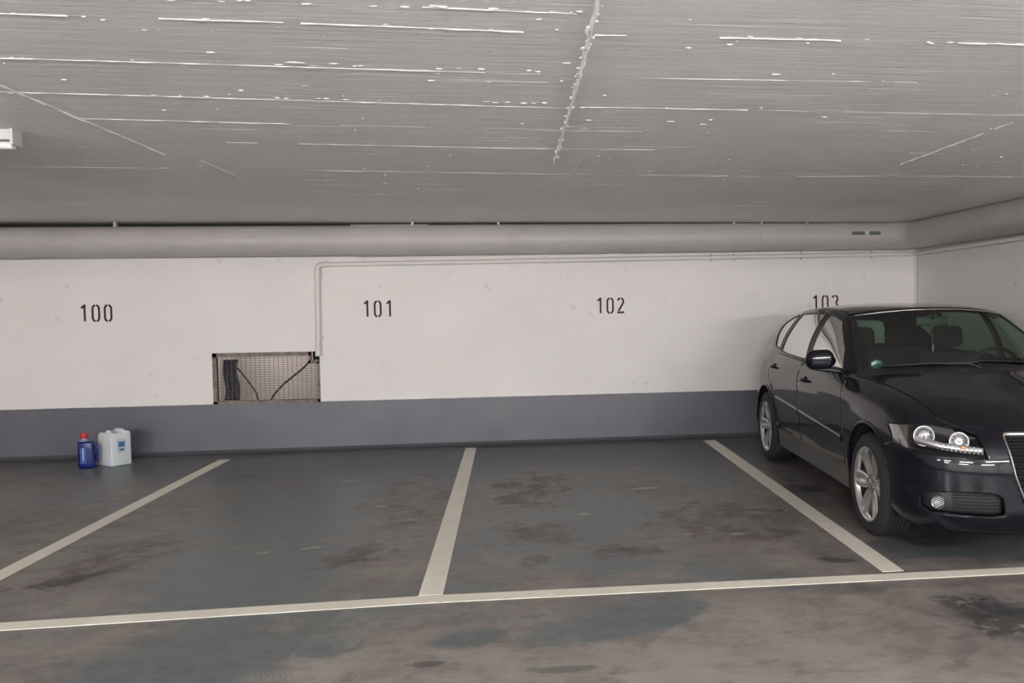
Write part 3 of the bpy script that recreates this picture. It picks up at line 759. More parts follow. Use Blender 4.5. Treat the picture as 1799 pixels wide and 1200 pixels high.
class Shell:
    def __init__(s, grid, flip=False):
        s.bm = bmesh.new(); nv, nu = grid.shape[:2]
        V = [[s.bm.verts.new(grid[j][i]) for i in range(nu)] for j in range(nv)]
        for j in range(nv-1):
            for i in range(nu-1):
                q = (V[j][i], V[j][i+1], V[j+1][i+1], V[j+1][i])
                s.bm.faces.new(q[::-1] if flip else q)
        s.lay = s.bm.faces.layers.int.new('part'); s.bm.normal_update()
    def cut(s, poly, axes, ok=lambda c: True, closed=True):
        ax, ay = axes; n = len(poly)
        for i in range(n if closed else n-1):
            a = poly[i]; b = poly[(i+1) % n]; dx, dy = b[0]-a[0], b[1]-a[1]; L = math.hypot(dx, dy)
            if L < 1e-6: continue
            ux, uy = dx/L, dy/L; nx, ny = -uy, ux; fs = []
            for f in s.bm.faces:
                if not ok(f.calc_center_median()): continue
                al = [(v.co[ax]-a[0])*ux+(v.co[ay]-a[1])*uy for v in f.verts]
                if max(al) < -.002 or min(al) > L+.002: continue
                d = [(v.co[ax]-a[0])*nx+(v.co[ay]-a[1])*ny for v in f.verts]
                if min(d) < -1e-5 and max(d) > 1e-5: fs.append(f)
            if not fs: continue
            co = [0, 0, 0]; no = [0, 0, 0]; co[ax] = a[0]; co[ay] = a[1]; no[ax] = nx; no[ay] = ny
            g = set(fs)
            for f in fs: g.update(f.edges); g.update(f.verts)
            bmesh.ops.bisect_plane(s.bm, geom=list(g), dist=1e-5, plane_co=co, plane_no=no)
    def mark(s, poly, axes, pid, ok=lambda c: True, over=None):
        ax, ay = axes
        for f in s.bm.faces:
            c = f.calc_center_median()
            if not ok(c): continue
            if over is not None and f[s.lay] not in over: continue
            if inside(poly, c[ax], c[ay]): f[s.lay] = pid
    def seam(s, poly, axes, wdt, ok=lambda c: True, over=(0,), closed=True):
        """mark a narrow strip along the polyline as gap (-1)"""
        ax, ay = axes; n = len(poly)
        for i in range(n if closed else n-1):
            a = np.array(poly[i]); b = np.array(poly[(i+1) % n]); u = (b-a)/np.linalg.norm(b-a); m = np.array([-u[1], u[0]])*wdt/2
            q = [tuple(a-m-u*wdt*.4), tuple(b-m+u*wdt*.4), tuple(b+m+u*wdt*.4), tuple(a+m-u*wdt*.4)]
            s.cut(q, axes, ok); s.mark(q, axes, -1, ok, over)
    def region(s, poly, axes, pid, ok=lambda c: True, over=(0,)):
        s.cut(poly, axes, ok); s.mark(poly, axes, pid, ok, over)
    def get(s, pid):
        bm = s.bm; fs = [f for f in bm.faces if f[s.lay] == pid]; idx = {}; V = []; F = []
        for f in fs:
            q = []
            for v in f.verts:
                if v not in idx: idx[v] = len(V); V.append(tuple(v.co))
                q.append(idx[v])
            F.append(q)
        return V, F
def inside(poly, x, y):
    c = False; n = len(poly); j = n-1
    for i in range(n):
        xi, yi = poly[i]; xj, yj = poly[j]
        if (yi > y) != (yj > y) and x < (xj-xi)*(y-yi)/(yj-yi)+xi: c = not c
        j = i
    return c

car = empty('car')
tag(car, 'dark grey metallic five-door hatchback parked nose out in the rightmost bay', 'car')
def mesh_bm(parts, side):
    """parts: list of (V, F); side +1, -1 or 0 (both halves merged)"""
    bm = bmesh.new()
    for sg in ((1, -1) if side == 0 else (side,)):
        for V, F in parts:
            vs = [bm.verts.new((v[0], v[1]*sg, v[2])) for v in V]
            for q in F:
                try: bm.faces.new([vs[k] for k in (q if sg > 0 else q[::-1])])
                except ValueError: pass
    bmesh.ops.remove_doubles(bm, verts=bm.verts[:], dist=.0006)
    return bm
def panel(name, parts, side, m, parent=None, thick=.003, smooth=True):
    bm = mesh_bm(parts, side)
    if not bm.faces: bm.free(); print('EMPTY', name); return None
    o = from_bm(name, bm, m, parent or car, smooth=smooth)
    if thick:
        md = o.modifiers.new('thickness', 'SOLIDIFY'); md.thickness = thick; md.offset = -1
    o.data.set_sharp_from_angle(angle=math.radians(40))
    return o
def circ(cx, cz, r, n=40): return [(cx+r*math.cos(2*math.pi*k/n), cz+r*math.sin(2*math.pi*k/n)) for k in range(n)]

WF, WR, RW, RA = X(.870), X(3.448), .317, .372
XZ, YZ, XY = (0, 2), (1, 2), (0, 1)
A = Shell(GA); B = Shell(GB); G = Shell(GG); W = Shell(GW, True); R_ = Shell(GR, False); K = Shell(GK, False)
side = lambda c: c[1] > .55 and X(.40) < c[0] < X(4.1)
front = lambda c: c[0] < X(.62)
# wheel openings (-9 = removed)
for cx in (WF, WR):
    A.region(circ(cx, RW+.004, RA), XZ, -9, side)
P_BUMP, P_FDOOR, P_RDOOR, P_SILL, P_HEAD, P_GRILLE, P_FOG, P_TAIL, P_RBUMP, P_HOOD, P_GATE, P_MOULD = range(1, 13)
def sx(L): return [(X(a), b) for a, b in L]
# sill
SILLT = .350
A.region([(WF+.05, .0), (WR-.05, .0), (WR-.05, SILLT), (WF+.05, SILLT)], XZ, P_SILL, side)
# headlight, fog lamp, grille: polygons in the front view (y, z)
HEAD = [(.490, .590), (.515, .704), (.593, .730), (.70, .748), (.79, .750), (.848, .728), (.852, .640), (.835, .622), (.75, .608), (.62, .595)]
A.region(HEAD, YZ, P_HEAD, front); B.region(HEAD, YZ, P_HEAD, front)
GRL = [(0, .285), (.265, .285), (.295, .33), (.355, .50), (.386, .66), (.388, .698), (.372, .712), (0, .716)]
A.region([(-.01, GRL[0][1])]+GRL[1:-1]+[(-.01, GRL[-1][1])], YZ, P_GRILLE, front)
FOG = [(.410, .300), (.42, .385), (.46, .408), (.66, .412), (.755, .402), (.785, .375), (.785, .325), (.755, .298), (.46, .288)]
A.region(FOG, YZ, P_FOG, front)
# bumper: everything in front of the arch below the lamp
BUM = [(-.2, .05), (WF-.30, .05), (WF-.30, .62), (X(.50), .630), (X(.36), .700), (X(.16), .745), (-.2, .745)]
A.cut(BUM, XZ, lambda c: c[0] < WF and c[2] < .8)
A.mark(BUM, XZ, P_BUMP, lambda c: c[0] < WF and c[2] < .8, (0,))
A.seam([(WF-.30, .62), (X(.50), .630), (X(.40), .668)], XZ, .005, lambda c: c[1] > .6 and c[0] < WF, (0, P_BUMP), closed=False)
# doors
FD = sx([(1.315, SILLT), (1.335, .50), (1.345, .70), (1.375, .86), (1.46, 1.0), (2.46, 1.0), (2.405, .90), (2.385, .70), (2.375, SILLT)])
RD = sx([(2.375, SILLT), (2.385, .70), (2.405, .90), (2.46, 1.0), (3.42, 1.02), (3.39, .90), (3.30, .755), (3.16, .655), (3.075, .55), (3.02, .42), (2.99, SILLT)])
A.seam(FD, XZ, .006, side, (0,)); A.region(FD, XZ, P_FDOOR, side); A.seam(RD, XZ, .006, side, (0,)); A.region(RD, XZ, P_RDOOR, side)
# tail
rear = lambda c: c[0] > X(3.7)
TAIL = [(3.84, .80), (4.5, .80), (4.5, .955), (4.08, .955), (3.92, .93)]
A.region([(X(a), b) for a, b in TAIL], XZ, P_TAIL, lambda c: rear(c) and c[1] > .42)
A.region([(WR+.25, .1), (5, .1), (5, .60), (WR+.25, .60)], XZ, P_RBUMP, rear)
A.region([(X(3.95), .6), (5, .6), (5, 1.1), (X(3.95), 1.1)], XZ, P_GATE, lambda c: rear(c) and c[1] < .60)
# hood: gap line along the fender crest, everything inside belongs to the hood
HL = sx([(.10, .655), (.34, .640), (.45, .655), (.70, .690), (1.00, .722), (1.32, .765)])
hl_hood = [(-.1, -.1), (-.1, HL[0][1])] + HL + [(X(1.28), .745), (X(1.15), .50), (X(1.06), .30), (X(1.02), -.1)]
B.seam(HL + [(X(1.28), .745), (X(1.15), .50), (X(1.06), .30), (X(1.02), 0)], XY, .005, over=(0,), closed=False)
B.region(hl_hood, XY, P_HOOD)
P_COWL = 20
B.region([(X(1.0), -.1), (X(1.7), -.1), (X(1.7), .755), (X(1.2), .755)], XY, P_COWL, lambda c: c[0] > X(1.0))
# side glass
P_FG, P_RG, P_QG, P_BP, P_FR = 31, 32, 33, 34, 35
FGP = [(1.55, .975), (1.70, 1.105), (2.03, 1.300), (2.20, 1.332), (2.33, 1.345), (2.33, .985)]
RGP = [(2.42, .988), (2.42, 1.350), (2.80, 1.352), (3.10, 1.345), (3.22, 1.02), (3.0, 1.003)]
QGP = [(3.29, 1.03), (3.19, 1.335), (3.45, 1.305), (3.62, 1.265), (3.66, 1.22), (3.50, 1.05)]
fr_all = [(1.395, .958), (1.70, 1.128), (2.03, 1.318), (2.50, 1.372), (3.05, 1.362), (3.42, 1.326), (3.70, 1.27), (3.78, 1.20), (3.60, 1.028), (3.40, 1.008), (2.5, .985), (1.5, .958)]
G.region(sx(FGP), XZ, P_FG); G.region(sx(RGP), XZ, P_RG); G.region(sx(QGP), XZ, P_QG)
G.region(sx([(2.30, .90), (2.50, .90), (2.50, 1.37), (2.30, 1.35)]), XZ, P_BP)
# windscreen: dark border and pane
P_WP, P_RP = 41, 42
WP = [(-.1, .0), (.70, .0), (.70, .982), (.672, 1.00), (.566, 1.325), (.545, 1.338), (.38, 1.358), (.20, 1.372), (-.1, 1.376)]
W.region(WP, YZ, P_WP)
K.region([(-.1, 1.03), (.50, 1.03), (.535, 1.06), (.46, 1.235), (.42, 1.26), (-.1, 1.285)], YZ, P_RP)

# ---- assemble panels
panel('body_shell', [A.get(0), B.get(0), G.get(0), K.get(0)], 0, M_paint)
panel('roof', [R_.get(0)], 0, M_paint)
panel('hood', [B.get(P_HOOD)], 0, M_paint)
panel('cowl_grille', [B.get(P_COWL)], 0, M_trim)
bumper = panel('front_bumper', [A.get(P_BUMP)], 0, M_paint, thick=.02)
panel('rear_bumper', [A.get(P_RBUMP)], 0, M_paint)
gate = panel('tailgate', [A.get(P_GATE)], 0, M_paint)
panel('rear_window', [K.get(P_RP)], 0, M_glass, gate, thick=0)
panel('windshield', [W.get(P_WP)], 0, M_screen, thick=0)
panel('windshield_frame', [W.get(0)], 0, M_trim)
doors = {}
for sg in (1, -1):
    for pid, gid, nm in ((P_FDOOR, P_FG, 'front_door'), (P_RDOOR, P_RG, 'rear_door')):
        d = panel(nm, [A.get(pid)], sg, M_paint); doors[(nm, sg)] = d
        panel('window_glass', [G.get(gid)], sg, M_glass, d, thick=0)
    panel('quarter_window', [G.get(P_QG)], sg, M_glass, thick=0)
    panel('door_pillar', [G.get(P_BP)], sg, M_trim)
    panel('side_skirt', [A.get(P_SILL)], sg, M_skirt)
    panel('tail_light', [A.get(P_TAIL)], sg, M_tail)
# window rubber frames
def on_shell(sh, ax, pts, off=.003, yhint=None):
    """project 2D side/front points onto the shell, offset outwards"""
    from mathutils.bvhtree import BVHTree
    if not hasattr(sh, 'bvh'): sh.bvh = BVHTree.FromBMesh(sh.bm)
    out = []
    for p in pts:
        if ax == XZ: h = sh.bvh.ray_cast(Vector((p[0], 2, p[1])), Vector((0, -1, 0)))
        else: h = sh.bvh.ray_cast(Vector((-1, p[0], p[1])), Vector((1, 0, 0)))
        if h[0] is not None:
            n = h[1] if (h[1].y > 0 if ax == XZ else h[1].x < 0) else -h[1]
            out.append(h[0]+n*off)
    return out
def densify(poly, step=.04, closed=True):
    out = []; n = len(poly)
    for i in range(n if closed else n-1):
        a, b = Vector(poly[i]), Vector(poly[(i+1) % n]); k = max(1, int((b-a).length/step))
        for t in range(k): out.append(tuple(a.lerp(b, t/k)))
    if not closed: out.append(tuple(poly[-1]))
    return out
def mirrored(pts, sg): return [Vector((p[0], p[1]*sg, p[2])) for p in pts]
for sg in (1, -1):
    for poly, nm in ((FGP, 'front_door'), (RGP, 'rear_door')):
        P = on_shell(G, XZ, densify(sx(poly)), .001)
        tube_obj('window_seal', mirrored(P+[P[0], P[1]], sg), .007, M_trim, doors[(nm, sg)], 8)
    P = on_shell(G, XZ, densify(sx(QGP)), .001); tube_obj('window_seal', mirrored(P+[P[0], P[1]], sg), .007, M_trim, car, 8)
# windscreen edge strip (chrome-grey highlight round the pane)
P = on_shell(W, YZ, densify([(.0, 1.380), (.20, 1.376), (.38, 1.362), (.552, 1.340)], .04, False), .002)
tube_obj('windshield_trim', [Vector((p[0], -p[1], p[2])) for p in P[::-1]]+P[1:], .006, M_satin, car, 8)

# ---- liner just inside the lower body: makes the gaps dark
def liner():
    GL = GA.copy(); nv, nu = GL.shape[:2]
    du = np.gradient(GA, axis=1); dv = np.gradient(GA, axis=0); n = np.cross(du, dv); n /= np.linalg.norm(n, axis=2, keepdims=True)+1e-9
    if n[nv//2, 9*NU, 1] < 0: n = -n
    GL = GA - n*.022; GL[:, :, 1] = np.maximum(GL[:, :, 1], 0)
    S = Shell(GL)
    for cx in (WF, WR): S.region(circ(cx, RW+.004, RA), XZ, -9, side)
    S.region([(-.1, .27), (.80, .27), (.80, .56), (.90, .56), (.90, .80), (-.1, .80)], YZ, -9, lambda c: c[0] < X(.50))
    return S.get(0)
panel('inner_liner', [liner()], 0, M_liner, thick=0)
def hood_liner():
    g = GB.copy(); g[:, :, 2] -= .02; S = Shell(g)
    S.region([(-.1, .4), (.78, .4), (.78, .83), (-.1, .83)], YZ, -9, front)
    return S.get(0)
panel('hood_liner', [hood_liner()], 0, M_liner, thick=0)

# ---- underside, wheel houses, bulkheads
def undertray():
    bm = bmesh.new(); bm_box(bm, (X(2.16), 0, .215), (2.2, 1.56, .03)); bm_box(bm, (X(.33), 0, .235), (.44, 1.30, .03)); bm_box(bm, (X(3.95), 0, .27), (.44, 1.2, .03))
    bm_box(bm, (WF, 0, .40), (.80, 1.06, .28)); bm_box(bm, (WR, 0, .42), (.80, 1.06, .30))
    return from_bm('undertray', bm, M_liner, car)
undertray()
for cx in (WF, WR):
    for sg in (1, -1):
        bm = bmesh.new(); rings = []
        for yy in (.50, .862):
            rings.append([bm.verts.new((cx+(RA+.006)*math.cos(a), yy*sg, RW+.004+(RA+.006)*math.sin(a))) for a in np.linspace(-.35, math.pi+.35, 30)])
        for k in range(29): bm.faces.new((rings[0][k], rings[0][k+1], rings[1][k+1], rings[1][k]))
        bm.faces.new(rings[0]); from_bm('wheel_arch_liner', bm, M_liner, car, smooth=True)
        # rolled lip of the wheel arch
        pts = [(cx+(RA+.004)*math.cos(a), RW+.004+(RA+.004)*math.sin(a)) for a in np.linspace(-.30, math.pi+.30, 44)]
        P = on_shell(A, XZ, pts, .001)
        if len(P) > 5: tube_obj('wheel_arch_lip', mirrored(P, sg), .012, M_paint, car, 10)

# ---- wheels
def wheel(cx, sg):
    e = empty('wheel'); e.parent = car; e.location = (cx, .772*sg, RW)
    mt = Matrix.Rotation(-math.pi/2*sg, 4, 'X')             # axis z -> outward y
    hw = .112; ro = RW; ri = .226
    prof = [(ri-.004, -hw+.012), (ri+.006, -hw), (ri+.05, -hw-.006), (ro-.028, -hw+.008), (ro-.006, -hw+.026), (ro, -hw+.05), (ro, hw-.05), (ro-.006, hw-.026), (ro-.028, hw-.008), (ro-.05, hw+.003), (ri+.018, hw+.002), (ri+.004, hw-.006), (ri-.004, hw-.014)]
    t = lathe_obj('tire', prof, M_rubber, e, 72, mt)
    bm = bmesh.new()
    for q in (-.036, -.012, .012, .036): bm_lathe(bm, [(ro+.0004, q-.004), (ro+.0006, q+.004)], 72, mt)
    from_bm('tread_groove', bm, M_liner, t)
    bar = [(ri-.004, -hw+.014), (ri-.03, -hw+.03), (ri-.035, .03), (ri-.018, hw-.030), (ri-.010, hw-.012), (ri-.002, hw-.007), (ri+.004, hw-.006), (ri+.003, hw-.012)]
    rim = lathe_obj('rim', bar, M_alloy, e, 72, mt)
    lathe_obj('brake_disc', [(0, .0), (.150, .0), (.150, .03), (0, .03)], mat('brake_disc', (.05, .046, .042), .5, .6), e, 40, mt @ Matrix.Translation((0, 0, -.01)))
    lathe_obj('dark_sleeve', [(ri-.022, hw-.036), (ri-.0375, .028), (ri-.034, -hw+.032), (0, -hw+.03)], M_liner, e, 60, mt)  # black sleeve added inside the alloy barrel to darken the spoke gaps
    bm = bmesh.new(); Ns = 6
    rr = [.052, .075, .100, .130, .160, .190, .214]
    def hz(r): return hw-.030 + .020*((r-.05)/.165)**1.6 - .004
    def wgap(r): return math.radians(2.0+14.5*max(0, (r-.085)/.13)**.8)
    for k in range(Ns):
        c0 = math.pi*2*k/Ns+math.radians(30)+math.pi/2
        half = math.pi/Ns; rows = []; NA = 8
        for r in rr:
            wdt = half-wgap(r); row = []
            for i in range(NA+1):
                u = -1+2*i/NA; a = c0+u*wdt; groove = -.009*math.exp(-(u/.30)**2)*min(1, (r-.05)/.05) if r < .21 else 0
                edge = -.006*(abs(u) > .95)
                row.append(bm.verts.new((r*math.cos(a), r*math.sin(a), hz(r)+groove+edge)))
            rows.append(row)
        for j in range(len(rr)-1):
            for i in range(NA): bm.faces.new((rows[j][i], rows[j+1][i], rows[j+1][i+1], rows[j][i+1]))
        for i_, fl in ((0, False), (NA, True)):             # side walls
            low = [bm.verts.new((v.co.x*.985, v.co.y*.985, v.co.z-.035)) for v in [rows[j][i_] for j in range(len(rr))]]
            for j in range(len(rr)-1):
                q = (rows[j][i_], rows[j+1][i_], low[j+1], low[j]); bm.faces.new(q[::-1] if fl else q)
    bmesh.ops.transform(bm, matrix=mt, verts=bm.verts[:]); bmesh.ops.recalc_face_normals(bm, faces=bm.faces[:])
    o = from_bm('spokes', bm, M_alloy, rim, ang=35)
    hub = lathe_obj('hub', [(.064, hw-.045), (.060, hw-.034), (.034, hw-.031), (.034, hw-.040)], M_dust, e, 30, mt)
    lathe_obj('hub_cap', [(.032, hw-.040), (.031, hw-.028), (.024, hw-.023), (0, hw-.021)], M_satin, e, 30, mt)
    for k in range(5):
        a = math.radians(72*k+20); lathe_obj('wheel_bolt', [(0, hw-.028), (.009, hw-.028), (.010, hw-.034)], M_satin, hub, 6, mt @ Matrix.Translation((.047*math.cos(a), .047*math.sin(a), 0)))
for cx in (WF, WR):
    for sg in (1, -1): wheel(cx, sg)

# ---- grille
def grille():
    e = bumper
    outer = [(-p[0], p[1]) for p in GRL[::-1][:-1] if p[0] > 0][::-1]
    loop = [(p[0], p[1]) for p in GRL if p[0] > 0]
    half = densify([(0.0, .287)]+loop+[(0, .714)], .03, False)
    P = on_shell(A, YZ, half, .004)
    full = P + [Vector((p[0], -p[1], p[2])) for p in P[::-1]]
    g = tube_obj('grille_frame', full+[full[0]], .0150, M_satin, car, 10)
    # dark backing + horizontal slats
    V, F = A.get(P_GRILLE)
    V2 = [(v[0]+.045, v[1], v[2]) for v in V]; panel('grille_backing', [(V2, F)], 0, M_liner, g, thick=0)
    for z in np.arange(.325, .70, .034):
        w_ = np.interp(z, [.285, .33, .50, .66, .70], [.255, .285, .345, .376, .372])
        pp = [(.022+.010*(abs(u)/.33)**2*.8+max(0, (z-.58))*.55, u, z) for u in np.linspace(-w_, w_, 13)]
        bm = bmesh.new(); rows = [[bm.verts.new((p[0]+dx, p[1], p[2]+dz)) for p in pp] for dx, dz in ((-.010, -.004), (-.014, 0), (-.010, .006), (.02, .008), (.02, -.006))]
        for j in range(5):
            for i in range(12): bm.faces.new((rows[j][i], rows[j][i+1], rows[(j+1) % 5][i+1], rows[(j+1) % 5][i]))
        bmesh.ops.recalc_face_normals(bm, faces=bm.faces); from_bm('grille_slat', bm, M_trim, g, ang=30)
    bm = bmesh.new(); bm_box(bm, (-.022, 0, .49), (.008, .52, .11)); bmesh.ops.bevel(bm, geom=bm.edges[:], offset=.003, segments=2, affect='EDGES')
    from_bm('license_plate', bm, mat('plate_white', (.62, .62, .60), .4), car, ang=35)
    bm = bmesh.new(); bm_box(bm, (-.012, 0, .49), (.02, .54, .12)); from_bm('plate_holder', bm, M_trim, car)
grille()
# ---- headlights
def headlight(sg):
    V, F = A.get(P_HEAD); V2, F2 = B.get(P_HEAD)
    parts = [(V, F)] + ([(V2, F2)] if F2 else [])
    e = empty('headlight'); e.parent = car
    lens = panel('headlight_lens', parts, sg, M_lens, e, thick=0)
    # bowl: lens outline pushed back
    bm = mesh_bm(parts, 1)
    be = [ed for ed in bm.edges if len(ed.link_faces) == 1]
    back = [v for v in bm.verts]
    r = bmesh.ops.extrude_edge_only(bm, edges=be); nv = [g for g in r['geom'] if isinstance(g, bmesh.types.BMVert)]
    old = [f for f in bm.faces if all(v not in nv for v in f.verts)]
    bmesh.ops.delete(bm, geom=old, context='FACES_ONLY')
    for v in nv: v.co += Vector((.13, -.07, 0))
    cen = sum((v.co for v in nv), Vector())/len(nv)
    fill = bmesh.ops.edgenet_fill(bm, edges=[ed for ed in bm.edges if ed.verts[0] in nv and ed.verts[1] in nv])
    for v in bm.verts:
        v.co.y *= sg; v.co.x += .002
    bmesh.ops.recalc_face_normals(bm, faces=bm.faces); from_bm('headlight_housing', bm, M_inner, e, ang=30)
    for (yy, zz, rad, dx) in ((.755, .690, .050, .040), (.605, .672, .045, .042)):
        h = on_shell(A, YZ, [(yy, zz)], 0)
        if not h: h = on_shell(B, YZ, [(yy, zz)], 0)
        if not h: continue
        c = h[0]; c = Vector((c.x+dx, c.y-.012, c.z))
        dirv = Vector((-1, .5, .05)).normalized()
        q = Vector((0, 0, 1)).rotation_difference(dirv).to_matrix().to_4x4()
        m4 = Matrix.Translation(c) @ q
        if sg < 0: m4 = Matrix.Diagonal((1, -1, 1, 1)) @ m4
        b_ = lathe_obj('reflector_bowl', [(0, -.03), (rad*.45, -.026), (rad*.8, -.014), (rad, .004), (rad+.005, .009), (rad+.007, .003)], M_refl, e, 32, m4, 25)
        lathe_obj('bowl_ring', [(rad+.001, .006), (rad+.003, .010), (rad+.006, .010), (rad+.008, .004), (rad+.006, .0)], M_refl, b_, 32, m4)
        lathe_obj('bowl_facet_ring', [(rad*.62, -.019), (rad*.66, -.010), (rad*.70, -.017)], M_trim, b_, 32, m4)
        lathe_obj('bulb_shield', [(0, -.002), (rad*.18, -.006), (rad*.24, -.018), (rad*.24, -.03)], M_chrome, b_, 20, m4)
        bm = bmesh.new()
        for k in range(10):
            a = 2*math.pi*k/10
            bm_tube(bm, [Vector((rad*.42*math.cos(a), rad*.36*math.sin(a), -.024)), Vector((rad*.9*math.cos(a), rad*.9*math.sin(a), -.004))], .003, 6)
        bmesh.ops.transform(bm, matrix=m4, verts=bm.verts[:]); from_bm('reflector_rib', bm, M_refl, b_)
    pts = [p for p in on_shell(A, YZ, densify([(.515, .600), (.60, .606), (.70, .618), (.79, .640)], .02, False), 0)]
    pts = [Vector((p.x+.030, (p.y-.008)*sg, p.z+.030)) for p in pts]
    if len(pts) > 3:
        s_ = tube_obj('indicator_strip', pts, .021, M_refl, e, 10)
        bm = bmesh.new()
        for p in pts[::1]: bm_box(bm, p+Vector((-.019, 0, 0)), (.006, .007, .036))
        from_bm('strip_rib', bm, mat('lens_prism', (.28, .28, .28), .15), s_)
        tube_obj('indicator_bulb', [pts[len(pts)//3]+Vector((-.016, 0, .012)), pts[len(pts)//3]+Vector((-.016, .02*sg, .012))], .009, M_amber, e, 10)
for sg in (1, -1): headlight(sg)
# ---- fog lamp inserts
for sg in (1, -1):
    V, F = A.get(P_FOG); V2 = [(v[0]+.03, v[1]-.01, v[2]) for v in V]
    fi = panel('fog_light_insert', [(V2, F)], sg, M_trim, car, thick=.002)
    for z in np.arange(.312, .41, .0165):
        ys = [(y, z) for y in np.linspace(.43, .66, 10)]
        P = [p+Vector((.012, 0, 0)) for p in on_shell(A, YZ, ys, 0)]
        if len(P) > 3: tube_obj('fog_grille_slat', mirrored(P, sg), .0045, M_trim, fi, 6)
    c = on_shell(A, YZ, [(.722, .350)], 0)[0]+Vector((.006, 0, 0)); dirv = Vector((-1, .55, 0)).normalized()
    m4 = Matrix.Translation(c) @ Vector((0, 0, 1)).rotation_difference(dirv).to_matrix().to_4x4()
    if sg < 0: m4 = Matrix.Diagonal((1, -1, 1, 1)) @ m4
    fl = lathe_obj('fog_light', [(0, -.02), (.020, -.014), (.032, .004), (.036, .006), (.037, .0), (.037, -.03)], M_fog, car, 28, m4)
    lathe_obj('fog_light_lens', [(0, .012), (.02, .010), (.033, .004)], M_lens, fl, 28, m4)
    bm = bmesh.new()
    for q in (-.02, -.01, 0, .01, .02):
        wq = math.sqrt(.030**2-q*q); bm_tube(bm, [Vector((q, -wq, .004)), Vector((q, wq, .004))], .0022, 6)
    bmesh.ops.transform(bm, matrix=m4, verts=bm.verts[:]); from_bm('lens_rib', bm, mat('fog_lens_rib', (.55, .55, .55), .15), fl)
    for zz, rr_ in ((.272, .009), (.218, .010)):
        pr = [(yy, zz) for yy in np.linspace(.02, .74, 22)]
        P = on_shell(A, YZ, pr, .004); tube_obj('bumper_lip', mirrored(P, sg), rr_, M_paint, bumper, 8)
# ---- door handles, rub strips, mirrors
for sg in (1, -1):
    for nm, xx, zz in (('front_door', X(2.19), .845), ('rear_door', X(3.17), .882)):
        c = on_shell(A, XZ, [(xx, zz)], 0)[0]; c.y *= sg; d = doors[(nm, sg)]
        h = tube_obj('door_handle', [c+Vector((-.085, .002*sg, -.004)), c+Vector((-.07, .024*sg, 0)), c+Vector((-.03, .034*sg, .003)), c+Vector((.04, .034*sg, .004)), c+Vector((.08, .024*sg, .004)), c+Vector((.095, .002*sg, 0))], [.009, .012, .013, .013, .012, .010], M_paint, d, 12)
        mcup = Matrix.Translation(c+Vector((0, .0035*sg, -.004))) @ Matrix.Rotation(-math.pi/2*sg, 4, 'X') @ Matrix.Diagonal((1.5, 1, 1, 1))
        lathe_obj('handle_recess', [(0, 0), (.030, 0), (.036, -.004)], M_liner, d, 24, mcup)
    for nm, x0, x1 in (('front_door', X(1.345)+.01, X(2.375)-.012), ('rear_door', X(2.39)+.012, X(3.07))):
        pts = [(x, .530+(x-1.37)*.052) for x in np.linspace(x0, x1, 20)]; P = on_shell(A, XZ, pts, 0)
        bm = bmesh.new(); prof = [(-.022, 0), (-.020, .009), (.004, .013), (.016, .012), (.022, 0)]
        rows = [[bm.verts.new((p.x, (p.y+o_)*sg, p.z+dz)) for dz, o_ in prof] for p in P]
        for i in range(len(rows)-1):
            for k in range(4): bm.faces.new((rows[i][k], rows[i+1][k], rows[i+1][k+1], rows[i][k+1]))
        bm.faces.new(rows[0]); bm.faces.new(rows[-1][::-1]); bmesh.ops.recalc_face_normals(bm, faces=bm.faces)
        rs = from_bm('rub_strip', bm, M_paint, doors[(nm, sg)], ang=30)
        tube_obj('strip_highlight', [Vector((p.x, (p.y+.0125)*sg, p.z+.012)) for p in P], .0032, M_satin, rs, 6)  # satin line added to draw the highlight along the strip's top edge
def side_mirror(sg):
    e = empty('side_mirror'); e.parent = car
    bm = bmesh.new(); NX, NA_ = 16, 28; x0, yi, yo, zc0 = X(1.60), .83, 1.035, 1.022
    rows = []
    for i in range(NX+1):
        u = i/NX; y = yi+(yo-yi)*u
        env = min(1, (math.sin(min(1, u*3.0+.10)*math.pi/2)))*(1-max(0, (u-.72)/.28)**2.6*.78)
        hz_ = .070*env; hx = .052*env; zc = zc0+.010-.016*u*(1-u)*0+(.012 if u > .1 else 0)-.008*u
        ring = []
        for k in range(NA_):
            a = 2*math.pi*k/NA_; ca, sa = math.cos(a), math.sin(a)
            px = abs(ca)**.75*math.copysign(1, ca)*hx; pz = abs(sa)**.72*math.copysign(1, sa)*hz_
            if px > 0: px *= .45                             # flat rear side holds the glass
            ring.append(bm.verts.new((x0+px+.05*u, y*sg, zc+pz)))
        rows.append(ring)
    for i in range(NX):
        for k in range(NA_): bm.faces.new((rows[i][k], rows[i][(k+1) % NA_], rows[i+1][(k+1) % NA_], rows[i+1][k]))
    bm.faces.new(rows[0]); bm.faces.new(rows[-1]); bmesh.ops.recalc_face_normals(bm, faces=bm.faces)
    from_bm('mirror_shell', bm, M_paint, e, smooth=True)
    bm = bmesh.new(); bm_box(bm, (x0+.028+.04, (yi+.10)*sg, zc0+.008), (.004, .145, .085)); bmesh.ops.bevel(bm, geom=bm.edges[:], offset=.0015, segments=2, affect='EDGES')
    from_bm('mirror_glass', bm, M_chrome, e, ang=40)
    tube_obj('mirror_foot', [(x0+.0, (yi-.085)*sg, zc0-.075), (x0+.002, (yi-.02)*sg, zc0-.062), (x0+.006, (yi+.05)*sg, zc0-.052), (x0+.02, (yi+.14)*sg, zc0-.048)], [.022, .020, .020, .010], M_trim, e, 12)
for sg in (1, -1): side_mirror(sg)
